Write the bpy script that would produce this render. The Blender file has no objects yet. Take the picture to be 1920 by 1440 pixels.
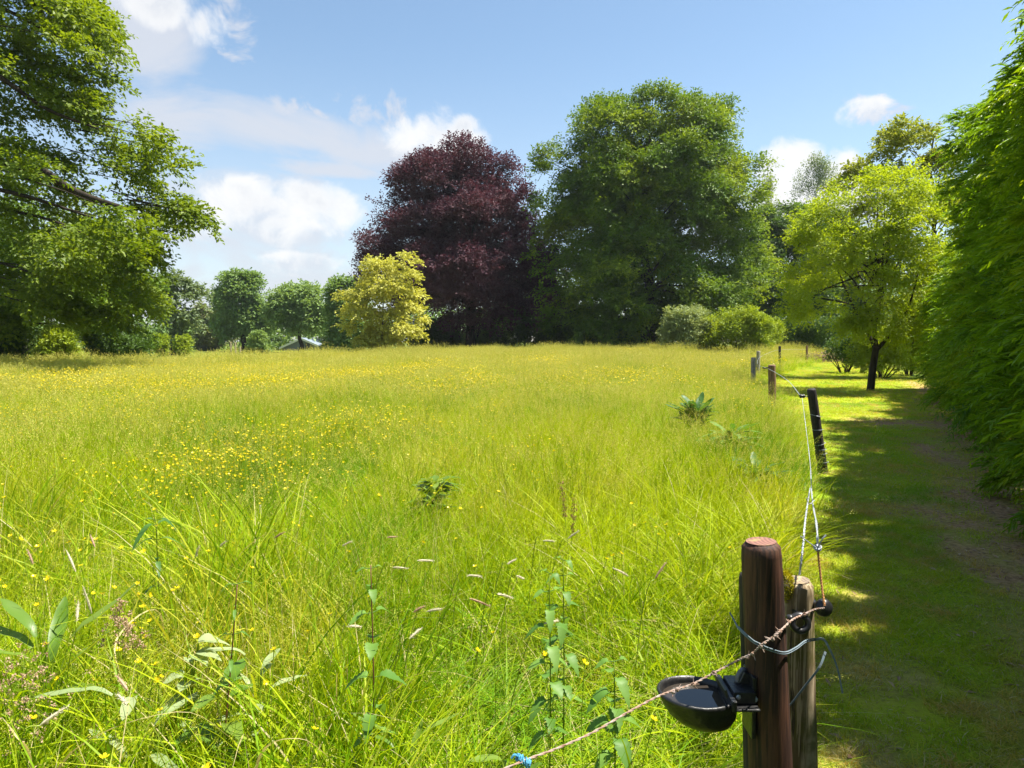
import bpy, bmesh, math, random
import numpy as np
from mathutils import Vector, Matrix, Euler

# ------------------------------------------------------------------ camera
W, H, F = 1920.0, 1440.0, 1280.0            # photograph size and focal length in its pixels
EYE = 1.65
PITCH = math.atan(80 / F)                   # looking slightly down
sc = bpy.context.scene
col = sc.collection
cam_d = bpy.data.cameras.new("camera")
cam_d.lens = 24.0
cam_d.sensor_width = 36.0
cam_d.clip_start = 0.05
cam_d.clip_end = 3000
cam = bpy.data.objects.new("camera", cam_d)
col.objects.link(cam)
cam.location = (0, 0, EYE)
cam.rotation_euler = (math.pi / 2 - PITCH, 0, 0)
sc.camera = cam

# ------------------------------------------------------------------ light
SUN_EL = 66.0
SUN_AZ = 7.0          # degrees from +X (right) towards +Y (away)
sc.view_settings.view_transform = 'Standard'
sc.view_settings.look = 'None'
sc.view_settings.exposure = 1.42
sc.view_settings.gamma = 1.0
sc.view_settings.use_curve_mapping = False
sc.cycles.use_denoising = True
sc.cycles.max_bounces = 6
sc.cycles.transparent_max_bounces = 6
sc.cycles.diffuse_bounces = 3
sc.cycles.transmission_bounces = 4
sc.cycles.glossy_bounces = 2
sc.cycles.volume_bounces = 0
sc.cycles.use_adaptive_sampling = False
sc.cycles.sample_clamp_indirect = 6.0

sd = Vector((math.cos(math.radians(SUN_EL)) * math.cos(math.radians(SUN_AZ)),
             math.cos(math.radians(SUN_EL)) * math.sin(math.radians(SUN_AZ)),
             math.sin(math.radians(SUN_EL))))
sun_d = bpy.data.lights.new("sun", 'SUN')
sun_d.energy = 4.8
sun_d.angle = math.radians(0.55)
sun_d.color = (1.0, 0.95, 0.85)
sun = bpy.data.objects.new("sun", sun_d)
col.objects.link(sun)
sun.rotation_euler = sd.to_track_quat('Z', 'Y').to_euler()


def cam_dir(px, py):
    x = (px - W / 2) / F
    y = -(py - H / 2) / F
    cp, sp = math.cos(PITCH), math.sin(PITCH)
    return Vector((x, cp + y * sp, -sp + y * cp))


def P(px, py, Y):
    """world point seen at pixel (px, py) of the photograph at forward distance Y"""
    d = cam_dir(px, py)
    return Vector((0, 0, EYE)) + d * (Y / d.y)


class N:
    """small node helper"""
    def __init__(self, tree):
        self.t = tree
        tree.nodes.clear()

    def n(self, typ, **kw):
        nd = self.t.nodes.new(typ)
        for k, v in kw.items():
            setattr(nd, k, v)
        return nd

    def l(self, a, b):
        self.t.links.new(a, b)

    def m(self, op, a, b=None, c=None, clamp=False):
        nd = self.t.nodes.new('ShaderNodeMath')
        nd.operation = op
        nd.use_clamp = clamp
        for i, v in enumerate((a, b, c)):
            if v is None:
                continue
            if isinstance(v, (int, float)):
                nd.inputs[i].default_value = v
            else:
                self.t.links.new(v, nd.inputs[i])
        return nd.outputs[0]

    def sstep(self, v, lo, hi):
        nd = self.t.nodes.new('ShaderNodeMapRange')
        nd.interpolation_type = 'SMOOTHSTEP'
        nd.inputs[1].default_value = lo
        nd.inputs[2].default_value = hi
        self.t.links.new(v, nd.inputs[0])
        return nd.outputs[0]

    def noise(self, vec, scale, detail=3.0, rough=0.5, dim='3D', dist=0.0):
        nd = self.t.nodes.new('ShaderNodeTexNoise')
        nd.noise_dimensions = dim
        nd.inputs['Scale'].default_value = scale
        nd.inputs['Detail'].default_value = detail
        nd.inputs['Roughness'].default_value = rough
        nd.inputs['Distortion'].default_value = dist
        if vec is not None:
            self.t.links.new(vec, nd.inputs['Vector'])
        return nd

    def mix(self, fac, a, b):
        nd = self.t.nodes.new('ShaderNodeMix')
        nd.data_type = 'RGBA'
        for sock, v in ((nd.inputs[0], fac), (nd.inputs[6], a), (nd.inputs[7], b)):
            if isinstance(v, (int, float)):
                sock.default_value = v
            elif isinstance(v, (tuple, list)):
                sock.default_value = (*v[:3], 1)
            else:
                self.t.links.new(v, sock)
        return nd.outputs[2]


SKY_STRENGTH = 0.073


def build_world():
    w = bpy.data.worlds.new("World")
    sc.world = w
    w.use_nodes = True
    g = N(w.node_tree)
    sky = g.n('ShaderNodeTexSky')
    sky.sky_type = 'NISHITA'
    sky.sun_disc = False
    sky.sun_elevation = math.radians(SUN_EL)
    sky.sun_rotation = math.radians(90 - SUN_AZ)
    sky.air_density = 1.0
    sky.dust_density = 0.4
    sky.ozone_density = 1.1
    tc = g.n('ShaderNodeTexCoord')
    sep = g.n('ShaderNodeSeparateXYZ')
    g.l(tc.outputs['Generated'], sep.inputs[0])
    az = g.m('ARCTAN2', sep.outputs[0], sep.outputs[1])
    el = g.m('ARCSINE', sep.outputs[2])
    # stretched noise for wisps, round noise for billows
    mp = g.n('ShaderNodeMapping')
    mp.inputs['Scale'].default_value = (1, 1, 2.6)
    mp.inputs['Rotation'].default_value = (0, math.radians(-7), 0)
    g.l(tc.outputs['Generated'], mp.inputs[0])
    wisp = g.noise(mp.outputs[0], 5.0, 9, 0.58, dist=0.7).outputs[0]
    bill = g.noise(tc.outputs['Generated'], 15.0, 10, 0.6, dist=0.3).outputs[0]
    fine = g.noise(tc.outputs['Generated'], 19.0, 10, 0.62, dist=0.6).outputs[0]
    big = g.noise(mp.outputs[0], 2.2, 3, 0.5).outputs[0]

    def ell(px, py, rx, ry, rot=0.0):
        d = cam_dir(px, py).normalized()
        a0, e0 = math.atan2(d.x, d.y), math.asin(d.z)
        da = g.m('SUBTRACT', az, a0)
        de = g.m('SUBTRACT', el, e0)
        if rot:
            c, s = math.cos(rot), math.sin(rot)
            da, de = (g.m('ADD', g.m('MULTIPLY', da, c), g.m('MULTIPLY', de, s)),
                      g.m('ADD', g.m('MULTIPLY', da, -s), g.m('MULTIPLY', de, c)))
        k = 1.0 / (1 + ((px - 960) / F) ** 2)
        ra, re = rx / F * k, ry / F * math.sqrt(k)
        q = g.m('ADD', g.m('POWER', g.m('ABSOLUTE', g.m('DIVIDE', da, ra)), 2.0),
                g.m('POWER', g.m('ABSOLUTE', g.m('DIVIDE', de, re)), 2.0))
        return g.m('SUBTRACT', 1.0, q)

    def union(lst):
        v = lst[0]
        for u in lst[1:]:
            v = g.m('SMOOTH_MAX', v, u, 0.15)
        return v

    def flat(px, py, rx, ry, base):
        """billow with a flat base at pixel row base"""
        e = ell(px, py, rx, ry)
        d = cam_dir(px, base).normalized()
        b = g.m('MULTIPLY', g.m('SUBTRACT', el, math.asin(d.z)), 22.0)
        return g.m('MINIMUM', e, b)

    crisp = union([flat(820, 268, 105, 62, 312), ell(868, 236, 34, 26), ell(790, 244, 30, 22),
                   flat(475, 398, 150, 62, 440), flat(600, 395, 95, 58, 440), ell(455, 360, 60, 30), ell(560, 362, 60, 32),
                   flat(545, 430, 95, 34, 462), flat(555, 492, 90, 24, 512),
                   ell(385, 48, 50, 42), ell(310, 12, 95, 42),
                   flat(1620, 208, 58, 26, 226), flat(1478, 320, 72, 60, 420), flat(1585, 325, 62, 46, 420), ell(1500, 370, 130, 50),
                   flat(-200, 300, 200, 80, 420), flat(2300, 300, 260, 90, 400)])
    soft = union([ell(240, 60, 150, 90),
                  ell(540, 250, 380, 58, -0.10), ell(330, 225, 150, 75), ell(700, 285, 190, 34),
                  ell(600, 315, 150, 20, -0.05),
                  ell(500, 450, 330, 150), ell(500, 560, 560, 150), ell(1500, 420, 260, 90),
                  ell(-400, 300, 500, 300), ell(2500, 350, 500, 250)])
    cm = g.m('ADD', crisp, g.m('ADD', g.m('MULTIPLY', g.m('SUBTRACT', bill, 0.5), 1.9), g.m('MULTIPLY', g.m('SUBTRACT', fine, 0.5), 1.9)))
    cmask = g.sstep(cm, -0.05, 0.85)
    smv = g.m('ADD', soft, g.m('MULTIPLY', g.m('SUBTRACT', wisp, 0.52), 3.0))
    smask = g.m('MULTIPLY', g.sstep(smv, -0.3, 0.95), 0.88)
    puff = union([ell(650, 195, 70, 42), ell(725, 208, 52, 42), ell(690, 215, 80, 24), ell(1675, 203, 70, 14), ell(1620, 205, 80, 30), ell(440, 40, 60, 70), ell(560, 205, 160, 30)])
    pm = g.sstep(g.m('ADD', puff, g.m('MULTIPLY', g.m('SUBTRACT', fine, 0.52), 6.0)), 0.15, 1.35)
    smask = g.m('MAXIMUM', smask, g.m('MULTIPLY', pm, 0.85))
    # thin veil that whitens the low sky
    veil = g.m('MULTIPLY', g.m('SUBTRACT', 1.0, g.sstep(el, 0.0, 0.42)), g.m('ADD', 0.35, g.m('MULTIPLY', big, 0.5)))
    veil = g.m('MULTIPLY', veil, g.m('SUBTRACT', 1.0, g.m('MULTIPLY', g.sstep(az, -0.35, 0.25), 0.45)))
    smask = g.m('MAXIMUM', smask, veil)
    skyb = g.n('ShaderNodeBackground')
    tn = g.n('ShaderNodeMix'); tn.data_type = 'RGBA'; tn.blend_type = 'MULTIPLY'; tn.inputs[0].default_value = 1.0
    g.l(sky.outputs[0], tn.inputs[6]); tn.inputs[7].default_value = (1.02, 1.06, 1.0, 1)
    g.l(tn.outputs[2], skyb.inputs[0])
    skyb.inputs[1].default_value = SKY_STRENGTH
    soft_b = g.n('ShaderNodeBackground')
    soft_b.inputs[0].default_value = (0.80, 0.84, 0.93, 1)
    soft_b.inputs[1].default_value = 0.345
    crisp_b = g.n('ShaderNodeBackground')
    thick = g.sstep(cm, 0.35, 1.4)
    billow = g.m('MULTIPLY', thick, g.sstep(bill, 0.62, 0.35))
    g.l(g.mix(billow, (1.0, 1.0, 1.0), (0.66, 0.71, 0.80)), crisp_b.inputs[0])
    crisp_b.inputs[1].default_value = 0.385
    m1 = g.n('ShaderNodeMixShader')
    g.l(smask, m1.inputs[0]); g.l(skyb.outputs[0], m1.inputs[1]); g.l(soft_b.outputs[0], m1.inputs[2])
    m2 = g.n('ShaderNodeMixShader')
    g.l(g.m('MULTIPLY', cmask, 0.93), m2.inputs[0]); g.l(m1.outputs[0], m2.inputs[1]); g.l(crisp_b.outputs[0], m2.inputs[2])
    out = g.n('ShaderNodeOutputWorld')
    g.l(m2.outputs[0], out.inputs[0])


build_world()

# ------------------------------------------------------------------ helpers
rng = np.random.default_rng(7)


def unit(a):
    return a / np.maximum(np.linalg.norm(a, axis=-1, keepdims=True), 1e-9)


def sstep(x, a, b):
    t = np.clip((np.asarray(x, float) - a) / (b - a), 0, 1)
    return t * t * (3 - 2 * t)


_ph = np.random.default_rng(3).uniform(0, 6.28, (24, 3))
_dr = np.random.default_rng(4).uniform(0, 6.28, 24)


def wob(x, y, s=1.0):
    """smooth 2D noise in about -1..1, wavelength about s metres"""
    v = 0
    for i in range(8):
        k = 6.28 / s * (0.6 + 0.25 * i)
        v = v + np.sin(x * k * math.cos(_dr[i]) + y * k * math.sin(_dr[i]) + _ph[i, 0]) / (1 + 0.35 * i)
    return v / 2.6


def ground_z(x, y):
    return 0.45 * sstep(y, 34, 60) * sstep(x, -22, 8) + 0.0 * x


def GP(px, py):
    """ground point under a pixel"""
    d = cam_dir(px, py)
    t = EYE / -d.z
    for _ in range(8):
        q = d * t
        t = (EYE - float(ground_z(q.x, q.y))) / -d.z
    q = d * t
    return Vector((q.x, q.y, float(ground_z(q.x, q.y))))


def mesh(name, verts, faces, mats=(), attrs=None, midx=None, smooth=False):
    """verts (N,3); faces: list of int arrays (M,k)"""
    me = bpy.data.meshes.new(name)
    verts = np.asarray(verts, np.float32)
    faces = [np.asarray(f, np.int32) for f in faces if len(f)]
    me.vertices.add(len(verts))
    me.vertices.foreach_set('co', verts.ravel())
    if faces:
        loops = np.concatenate([f.ravel() for f in faces])
        tot = np.concatenate([np.full(len(f), f.shape[1], np.int32) for f in faces])
        start = np.concatenate([[0], np.cumsum(tot)[:-1]]).astype(np.int32)
        me.loops.add(len(loops))
        me.loops.foreach_set('vertex_index', loops)
        me.polygons.add(len(tot))
        me.polygons.foreach_set('loop_start', start)
        me.polygons.foreach_set('loop_total', tot)
        if midx is not None:
            me.polygons.foreach_set('material_index', np.asarray(midx, np.int32))
        me.polygons.foreach_set('use_smooth', np.full(len(tot), smooth, bool))
    me.update(calc_edges=True)
    for m in mats:
        me.materials.append(m)
    for k, v in (attrs or {}).items():
        a = me.attributes.new(k, 'FLOAT', 'POINT')
        a.data.foreach_set('value', np.asarray(v, np.float32))
    return me


class MB:
    """collects geometry for ONE mesh"""
    def __init__(self):
        self.v, self.f, self.mi, self.at, self.n = [], {}, {}, [], 0

    def add(self, verts, faces, mat=0, v=0.5):
        verts = np.asarray(verts, float).reshape(-1, 3)
        faces = [np.asarray(q, int) for q in (faces if isinstance(faces, list) else [faces])]
        for q in faces:
            if len(q):
                self.f.setdefault((q.shape[1], mat), []).append(q + self.n)
        self.v.append(verts)
        self.at.append(np.broadcast_to(np.asarray(v, float), (len(verts),)))
        self.n += len(verts)

    def tube(self, pts, radii, sides=8, mat=0, v=0.5, cap=True, wobble=0.0, seed=0):
        pts = np.asarray([tuple(p) for p in pts], float)
        n = len(pts)
        radii = np.broadcast_to(np.asarray(radii, float), (n,))
        tan = unit(np.gradient(pts, axis=0))
        ref = np.array([0.0, 0, 1]) if abs(tan[0][2]) < 0.9 else np.array([1.0, 0, 0])
        u = np.cross(ref, tan[0]); u /= np.linalg.norm(u)
        ring = []
        a = np.linspace(0, 2 * np.pi, sides, endpoint=False)
        r_ = np.random.default_rng(seed)
        prof = 1 + wobble * (np.sin(a * 2 + r_.uniform(0, 6)) * 0.6 + np.sin(a * 3 + r_.uniform(0, 6)) * 0.5 + np.sin(a * 5 + r_.uniform(0, 6)) * 0.35)
        for i in range(n):
            u = u - tan[i] * np.dot(u, tan[i]); u /= np.linalg.norm(u)
            w = np.cross(tan[i], u)
            ring.append(pts[i] + radii[i] * ((np.cos(a) * prof)[:, None] * u + (np.sin(a) * prof)[:, None] * w))
        vs = np.concatenate(ring)
        k = np.arange(sides)
        fs = []
        for i in range(n - 1):
            b0, b1 = i * sides, (i + 1) * sides
            fs.append(np.stack([b0 + k, b0 + (k + 1) % sides, b1 + (k + 1) % sides, b1 + k], 1))
        faces = [np.concatenate(fs)]
        if cap:
            faces.append(np.array([list(range(sides))[::-1]]))
            faces.append(np.array([list((n - 1) * sides + k)]))
        self.add(vs, faces, mat, v)

    def build(self, name, mats, parent=None, smooth=False, loc=None):
        faces, mi = [], []
        for (k, m), lst in self.f.items():
            q = np.concatenate(lst)
            faces.append(q)
            mi.append(np.full(len(q), m))
        me = mesh(name, np.concatenate(self.v), faces, mats if isinstance(mats, (list, tuple)) else [mats],
                  {'v': np.concatenate(self.at)}, np.concatenate(mi), smooth)
        return obj(name, me, parent, loc)


def obj(name, me, parent=None, loc=None):
    o = bpy.data.objects.new(name, me)
    col.objects.link(o)
    if loc is not None:
        o.location = loc
    if parent is not None:
        o.parent = parent
    return o


def tag(o, label=None, cat=None, group=None, kind=None):
    if label: o['label'] = label
    if cat: o['category'] = cat
    if group: o['group'] = group
    if kind: o['kind'] = kind
    return o


def empty(name, loc=(0, 0, 0)):
    o = bpy.data.objects.new(name, None)
    col.objects.link(o)
    o.location = loc
    o.empty_display_size = 0.2
    return o


def thing(name, label, cat, loc=(0, 0, 0), group=None):
    return tag(empty(name, loc), label, cat, group)


def sm(pts, n=24):
    """smooth curve through points (Catmull-Rom)"""
    p = np.asarray([tuple(q) for q in pts], float)
    p = np.vstack([2 * p[0] - p[1], p, 2 * p[-1] - p[-2]])
    out = []
    segs = len(p) - 3
    per = max(2, n // segs)
    for i in range(segs):
        a, b, c, d = p[i:i + 4]
        for t in np.linspace(0, 1, per, endpoint=False):
            out.append(0.5 * ((2 * b) + (-a + c) * t + (2 * a - 5 * b + 4 * c - d) * t * t + (-a + 3 * b - 3 * c + d) * t ** 3))
    out.append(p[-2])
    return np.array(out)


# ------------------------------------------------------------------ materials
def mat(name):
    m = bpy.data.materials.new(name)
    m.use_nodes = True
    return m, N(m.node_tree)


def leaf_mat(name, c1, c2, c3=None, trans=0.40, tint=(1.25, 1.15, 0.5), rough=0.5, spec=0.3, scale=0.35):
    """two sided leaf: reflected and transmitted light; c1..c2 by leaf, c3 on some clumps"""
    m, g = mat(name)
    at = g.n('ShaderNodeAttribute'); at.attribute_name = 'v'
    geo = g.n('ShaderNodeNewGeometry')
    c = g.mix(at.outputs['Fac'], c1, c2)
    if c3:
        nz = g.noise(geo.outputs['Position'], scale, 2, 0.5).outputs[0]
        c = g.mix(g.m('MULTIPLY', g.sstep(nz, 0.48, 0.66), 0.8), c, c3)
    p = g.n('ShaderNodeBsdfPrincipled')
    g.l(c, p.inputs['Base Color'])
    p.inputs['Roughness'].default_value = rough
    p.inputs['Specular IOR Level'].default_value = spec
    t = g.n('ShaderNodeBsdfTranslucent')
    mm = g.n('ShaderNodeMix'); mm.data_type = 'RGBA'; mm.blend_type = 'MULTIPLY'
    mm.inputs[0].default_value = 1.0
    g.l(c, mm.inputs[6]); mm.inputs[7].default_value = (*tint, 1)
    g.l(mm.outputs[2], t.inputs[0])
    ms = g.n('ShaderNodeMixShader'); ms.inputs[0].default_value = trans
    g.l(p.outputs[0], ms.inputs[1]); g.l(t.outputs[0], ms.inputs[2])
    o = g.n('ShaderNodeOutputMaterial')
    g.l(ms.outputs[0], o.inputs[0])
    return m


def plain(name, c, rough=0.6, metal=0.0, spec=0.5, var=0.25, scale=30.0, c2=None, bump=0.0, stretch=(1, 1, 1)):
    m, g = mat(name)
    tc = g.n('ShaderNodeTexCoord')
    mp = g.n('ShaderNodeMapping'); mp.inputs['Scale'].default_value = stretch
    g.l(tc.outputs['Object'], mp.inputs[0])
    nz = g.noise(mp.outputs[0], scale, 5, 0.6)
    c2 = c2 or tuple(x * (1 - var) for x in c)
    cc = g.mix(g.sstep(nz.outputs[0], 0.35, 0.65), c, c2)
    p = g.n('ShaderNodeBsdfPrincipled')
    g.l(cc, p.inputs['Base Color'])
    p.inputs['Roughness'].default_value = rough
    p.inputs['Metallic'].default_value = metal
    p.inputs['Specular IOR Level'].default_value = spec
    if bump:
        b = g.n('ShaderNodeBump'); b.inputs['Strength'].default_value = bump; b.inputs['Distance'].default_value = 0.01
        g.l(nz.outputs[0], b.inputs['Height']); g.l(b.outputs[0], p.inputs['Normal'])
    o = g.n('ShaderNodeOutputMaterial')
    g.l(p.outputs[0], o.inputs[0])
    return m


def bark_mat(name, c1, c2, scale=6.0):
    return plain(name, c1, 0.85, 0, 0.2, scale=scale, c2=c2, bump=0.8, stretch=(1, 1, 0.25))


def grass_mat(name, lush, pale, dry, trans=0.42, patch=0.0):
    m, g = mat(name)
    at = g.n('ShaderNodeAttribute'); at.attribute_name = 'v'
    geo = g.n('ShaderNodeNewGeometry')
    big = g.noise(geo.outputs['Position'], 0.16, 3, 0.55).outputs[0]
    mid = g.noise(geo.outputs['Position'], 0.9, 2, 0.5).outputs[0]
    c = g.mix(at.outputs['Fac'], lush, pale)
    c = g.mix(g.m('MULTIPLY', g.sstep(big, 0.44, 0.60), 0.8), c, pale)
    c = g.mix(g.m('MULTIPLY', g.sstep(mid, 0.5, 0.7), g.m('MULTIPLY', at.outputs['Fac'], 0.8)), c, dry)
    sp = g.noise(geo.outputs['Position'], 0.42, 4, 0.6, dist=.6).outputs[0]
    c = g.mix(g.m('MULTIPLY', g.sstep(sp, 0.52, 0.62), 0.7), c, tuple(x * k for x, k in zip(lush, (.62, .80, 2.2))))
    c = g.mix(g.m('MULTIPLY', g.sstep(sp, 0.42, 0.34), g.m('MULTIPLY', at.outputs['Fac'], 0.7)), c, tuple((a + b) / 2 for a, b in zip(pale, dry)))
    if patch:
        pn = g.noise(geo.outputs['Position'], 1.9, 5, 0.65).outputs[0]
        c = g.mix(g.m('MULTIPLY', g.sstep(pn, 0.47, 0.62), patch), c, dry)
    p = g.n('ShaderNodeBsdfPrincipled')
    g.l(c, p.inputs['Base Color'])
    p.inputs['Roughness'].default_value = 0.5
    p.inputs['Specular IOR Level'].default_value = 0.16
    t = g.n('ShaderNodeBsdfTranslucent')
    mm = g.n('ShaderNodeMix'); mm.data_type = 'RGBA'; mm.blend_type = 'MULTIPLY'
    mm.inputs[0].default_value = 1.0
    g.l(c, mm.inputs[6]); mm.inputs[7].default_value = (1.3, 1.2, 0.5, 1)
    g.l(mm.outputs[2], t.inputs[0])
    ms = g.n('ShaderNodeMixShader'); ms.inputs[0].default_value = trans
    g.l(p.outputs[0], ms.inputs[1]); g.l(t.outputs[0], ms.inputs[2])
    o = g.n('ShaderNodeOutputMaterial')
    g.l(ms.outputs[0], o.inputs[0])
    return m


M = {}
M['grass'] = grass_mat('meadow_blade', (0.135, 0.295, 0.004), (0.39, 0.465, 0.008), (0.56, 0.51, 0.07))
M['seed'] = leaf_mat('grass_seed', (0.48, 0.46, 0.07), (0.62, 0.57, 0.14), trans=0.35, tint=(1.1, 1, 0.7))
M['straw'] = leaf_mat('dry_straw', (0.42, 0.36, 0.16), (0.55, 0.46, 0.22), trans=0.3, tint=(1.1, 1, 0.7))
M['pinkseed'] = leaf_mat('pink_seed', (0.42, 0.27, 0.17), (0.55, 0.40, 0.26), trans=0.3, tint=(1.1, 0.9, 0.8))
M['whitehead'] = leaf_mat('pale_head', (0.60, 0.55, 0.38), (0.70, 0.62, 0.46), trans=0.3, tint=(1.0, 1, 0.8))
M['lawn'] = grass_mat('lawn_blade', (0.24, 0.40, 0.010), (0.43, 0.50, 0.020), (0.54, 0.36, 0.12), patch=.8)
M['petal'] = leaf_mat('yellow_petal', (0.78, 0.60, 0.008), (0.85, 0.68, 0.01), trans=0.35, tint=(1, 1, 0.5), rough=0.3)
M['petal_o'] = leaf_mat('golden_petal', (0.80, 0.46, 0.01), (0.85, 0.54, 0.01), trans=0.35, tint=(1, 1, 0.5), rough=0.3)
M['stem'] = leaf_mat('green_stem', (0.18, 0.30, 0.02), (0.30, 0.38, 0.04), trans=0.25)
M['broad'] = leaf_mat('broad_leaf', (0.10, 0.20, 0.02), (0.20, 0.29, 0.04), trans=0.40, rough=0.4, spec=0.4)
M['broad_pale'] = leaf_mat('pale_broad_leaf', (0.26, 0.34, 0.14), (0.36, 0.42, 0.20), trans=0.35, rough=0.45, spec=0.4)
M['broad_dark'] = leaf_mat('dark_broad_leaf', (0.05, 0.13, 0.022), (0.10, 0.20, 0.04), trans=0.34, rough=0.45, spec=0.35)
M['nettle'] = leaf_mat('nettle_leaf', (0.09, 0.20, 0.03), (0.17, 0.30, 0.05), trans=0.35, rough=0.5)
M['redstem'] = plain('red_stem', (0.16, 0.06, 0.03), 0.6, scale=20)
M['bark_dark'] = bark_mat('dark_bark', (0.045, 0.034, 0.024), (0.02, 0.015, 0.011))
M['bark_grey'] = bark_mat('grey_bark', (0.10, 0.085, 0.065), (0.045, 0.038, 0.03))
M['bark_brown'] = bark_mat('brown_bark', (0.065, 0.042, 0.028), (0.025, 0.017, 0.012))
M['black'] = plain('black_plastic', (0.012, 0.012, 0.013), 0.35, 0, 0.5, scale=40, c2=(0.03, 0.03, 0.032))
M['iron'] = plain('black_iron', (0.010, 0.010, 0.011), 0.38, 0.0, 0.6, scale=60, c2=(0.022, 0.021, 0.02), bump=0.25)
M['galv'] = plain('galvanised_wire', (0.46, 0.49, 0.53), 0.5, 0.35, 0.5, scale=60, c2=(0.32, 0.34, 0.37))
M['rust'] = plain('rusty_wire', (0.30, 0.18, 0.12), 0.85, 0.2, 0.3, scale=90, c2=(0.42, 0.34, 0.30))
M['twine'] = plain('blue_grey_twine', (0.13, 0.18, 0.21), 0.75, 0, 0.3, scale=80, c2=(0.19, 0.23, 0.26))
M['blue'] = plain('blue_rope', (0.05, 0.24, 0.42), 0.7, 0, 0.3, scale=60, c2=(0.10, 0.34, 0.50))


def post_mat(name, base, streak, top, moss=0.0, rough=0.6, stretch=0.045, scale=38.0):
    """weathered round timber: streaks along the grain, checks, optional moss"""
    m, g = mat(name)
    tc = g.n('ShaderNodeTexCoord')
    mp = g.n('ShaderNodeMapping'); mp.inputs['Scale'].default_value = (1, 1, stretch)
    g.l(tc.outputs['Object'], mp.inputs[0])
    fine = g.noise(mp.outputs[0], scale, 7, 0.65, dist=0.4)
    mp2 = g.n('ShaderNodeMapping'); mp2.inputs['Scale'].default_value = (1, 1, 0.18)
    g.l(tc.outputs['Object'], mp2.inputs[0])
    broad = g.noise(mp2.outputs[0], 12.0, 3, 0.5)
    c = g.mix(g.sstep(fine.outputs[0], 0.44, 0.60), base, streak)
    c = g.mix(g.m('MULTIPLY', g.sstep(broad.outputs[0], 0.46, 0.60), 0.85), c, top)
    if moss:
        mo = g.noise(tc.outputs['Object'], 9.0, 5, 0.6)
        c = g.mix(g.m('MULTIPLY', g.sstep(mo.outputs[0], 0.48, 0.62), moss), c, (0.10, 0.095, 0.012))
    grain = g.noise(mp.outputs[0], scale * 3.6, 4, 0.6)
    c = g.mix(g.m('MULTIPLY', g.sstep(grain.outputs[0], 0.50, 0.60), 0.55), c, tuple(min(1, x * 1.35) for x in streak))
    kn = g.n('ShaderNodeTexVoronoi'); kn.inputs['Scale'].default_value = 7.5
    mk = g.n('ShaderNodeMapping'); mk.inputs['Scale'].default_value = (1, 1, .7); g.l(tc.outputs['Object'], mk.inputs[0]); g.l(mk.outputs[0], kn.inputs['Vector'])
    c = g.mix(g.m('MULTIPLY', g.sstep(kn.outputs['Distance'], 0.16, 0.10), 0.8), c, tuple(x * .45 for x in base))
    crack = g.sstep(fine.outputs[0], 0.39, 0.34)
    c = g.mix(crack, c, tuple(x * 0.25 for x in base))
    p = g.n('ShaderNodeBsdfPrincipled')
    g.l(c, p.inputs['Base Color'])
    p.inputs['Roughness'].default_value = rough
    p.inputs['Specular IOR Level'].default_value = 0.4
    b = g.n('ShaderNodeBump'); b.inputs['Strength'].default_value = 0.7; b.inputs['Distance'].default_value = 0.006
    g.l(fine.outputs[0], b.inputs['Height']); g.l(b.outputs[0], p.inputs['Normal'])
    o = g.n('ShaderNodeOutputMaterial')
    g.l(p.outputs[0], o.inputs[0])
    return m


def endgrain_mat(name, c1, c2, c3):
    m, g = mat(name)
    tc = g.n('ShaderNodeTexCoord')
    ln = g.n('ShaderNodeVectorMath'); ln.operation = 'LENGTH'
    mpp = g.n('ShaderNodeMapping'); mpp.inputs['Scale'].default_value = (1, 1, 0); mpp.inputs['Location'].default_value = (0.004, -0.003, 0)
    g.l(tc.outputs['Object'], mpp.inputs[0]); g.l(mpp.outputs[0], ln.inputs[0])
    nz = g.noise(tc.outputs['Object'], 40, 5, 0.6)
    r = g.m('ADD', g.m('MULTIPLY', ln.outputs[1], 620.0), g.m('MULTIPLY', nz.outputs[0], 7.0))
    ring = g.m('ADD', g.m('MULTIPLY', g.m('SINE', r), 0.5), 0.5)
    c = g.mix(g.m('MULTIPLY', ring, 0.8), c1, c2)
    c = g.mix(g.sstep(nz.outputs[0], 0.5, 0.68), c, c3)
    p = g.n('ShaderNodeBsdfPrincipled')
    g.l(c, p.inputs['Base Color']); p.inputs['Roughness'].default_value = 0.75
    b = g.n('ShaderNodeBump'); b.inputs['Strength'].default_value = 0.6; b.inputs['Distance'].default_value = 0.003
    g.l(nz.outputs[0], b.inputs['Height']); g.l(b.outputs[0], p.inputs['Normal'])
    o = g.n('ShaderNodeOutputMaterial')
    g.l(p.outputs[0], o.inputs[0])
    return m


# ------------------------------------------------------------------ layout lines
# fence line (meadow on its left) and hedge line (lawn on its left)
FENCE = np.array([[-2.6, -2.0], [0.45, 1.2], [0.62, 1.7], [2.3, 5.2], [3.85, 8.5], [5.95, 15.6], [8.6, 24.0], [10.6, 29.5], [14.6, 37.5], [21.0, 48.0], [26.0, 56.0], [34.0, 70.0]])


def fence_x(y):
    return np.interp(y, FENCE[:, 1], FENCE[:, 0])


H0 = np.array([4.30, 5.70]); HD = np.array([0.482, 0.876]); HN = np.array([-0.876, 0.482])


def hedge_side(x, y):
    """signed distance from the hedge face line, positive on the lawn side"""
    return (x - H0[0]) * HN[0] + (y - H0[1]) * HN[1]


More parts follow.
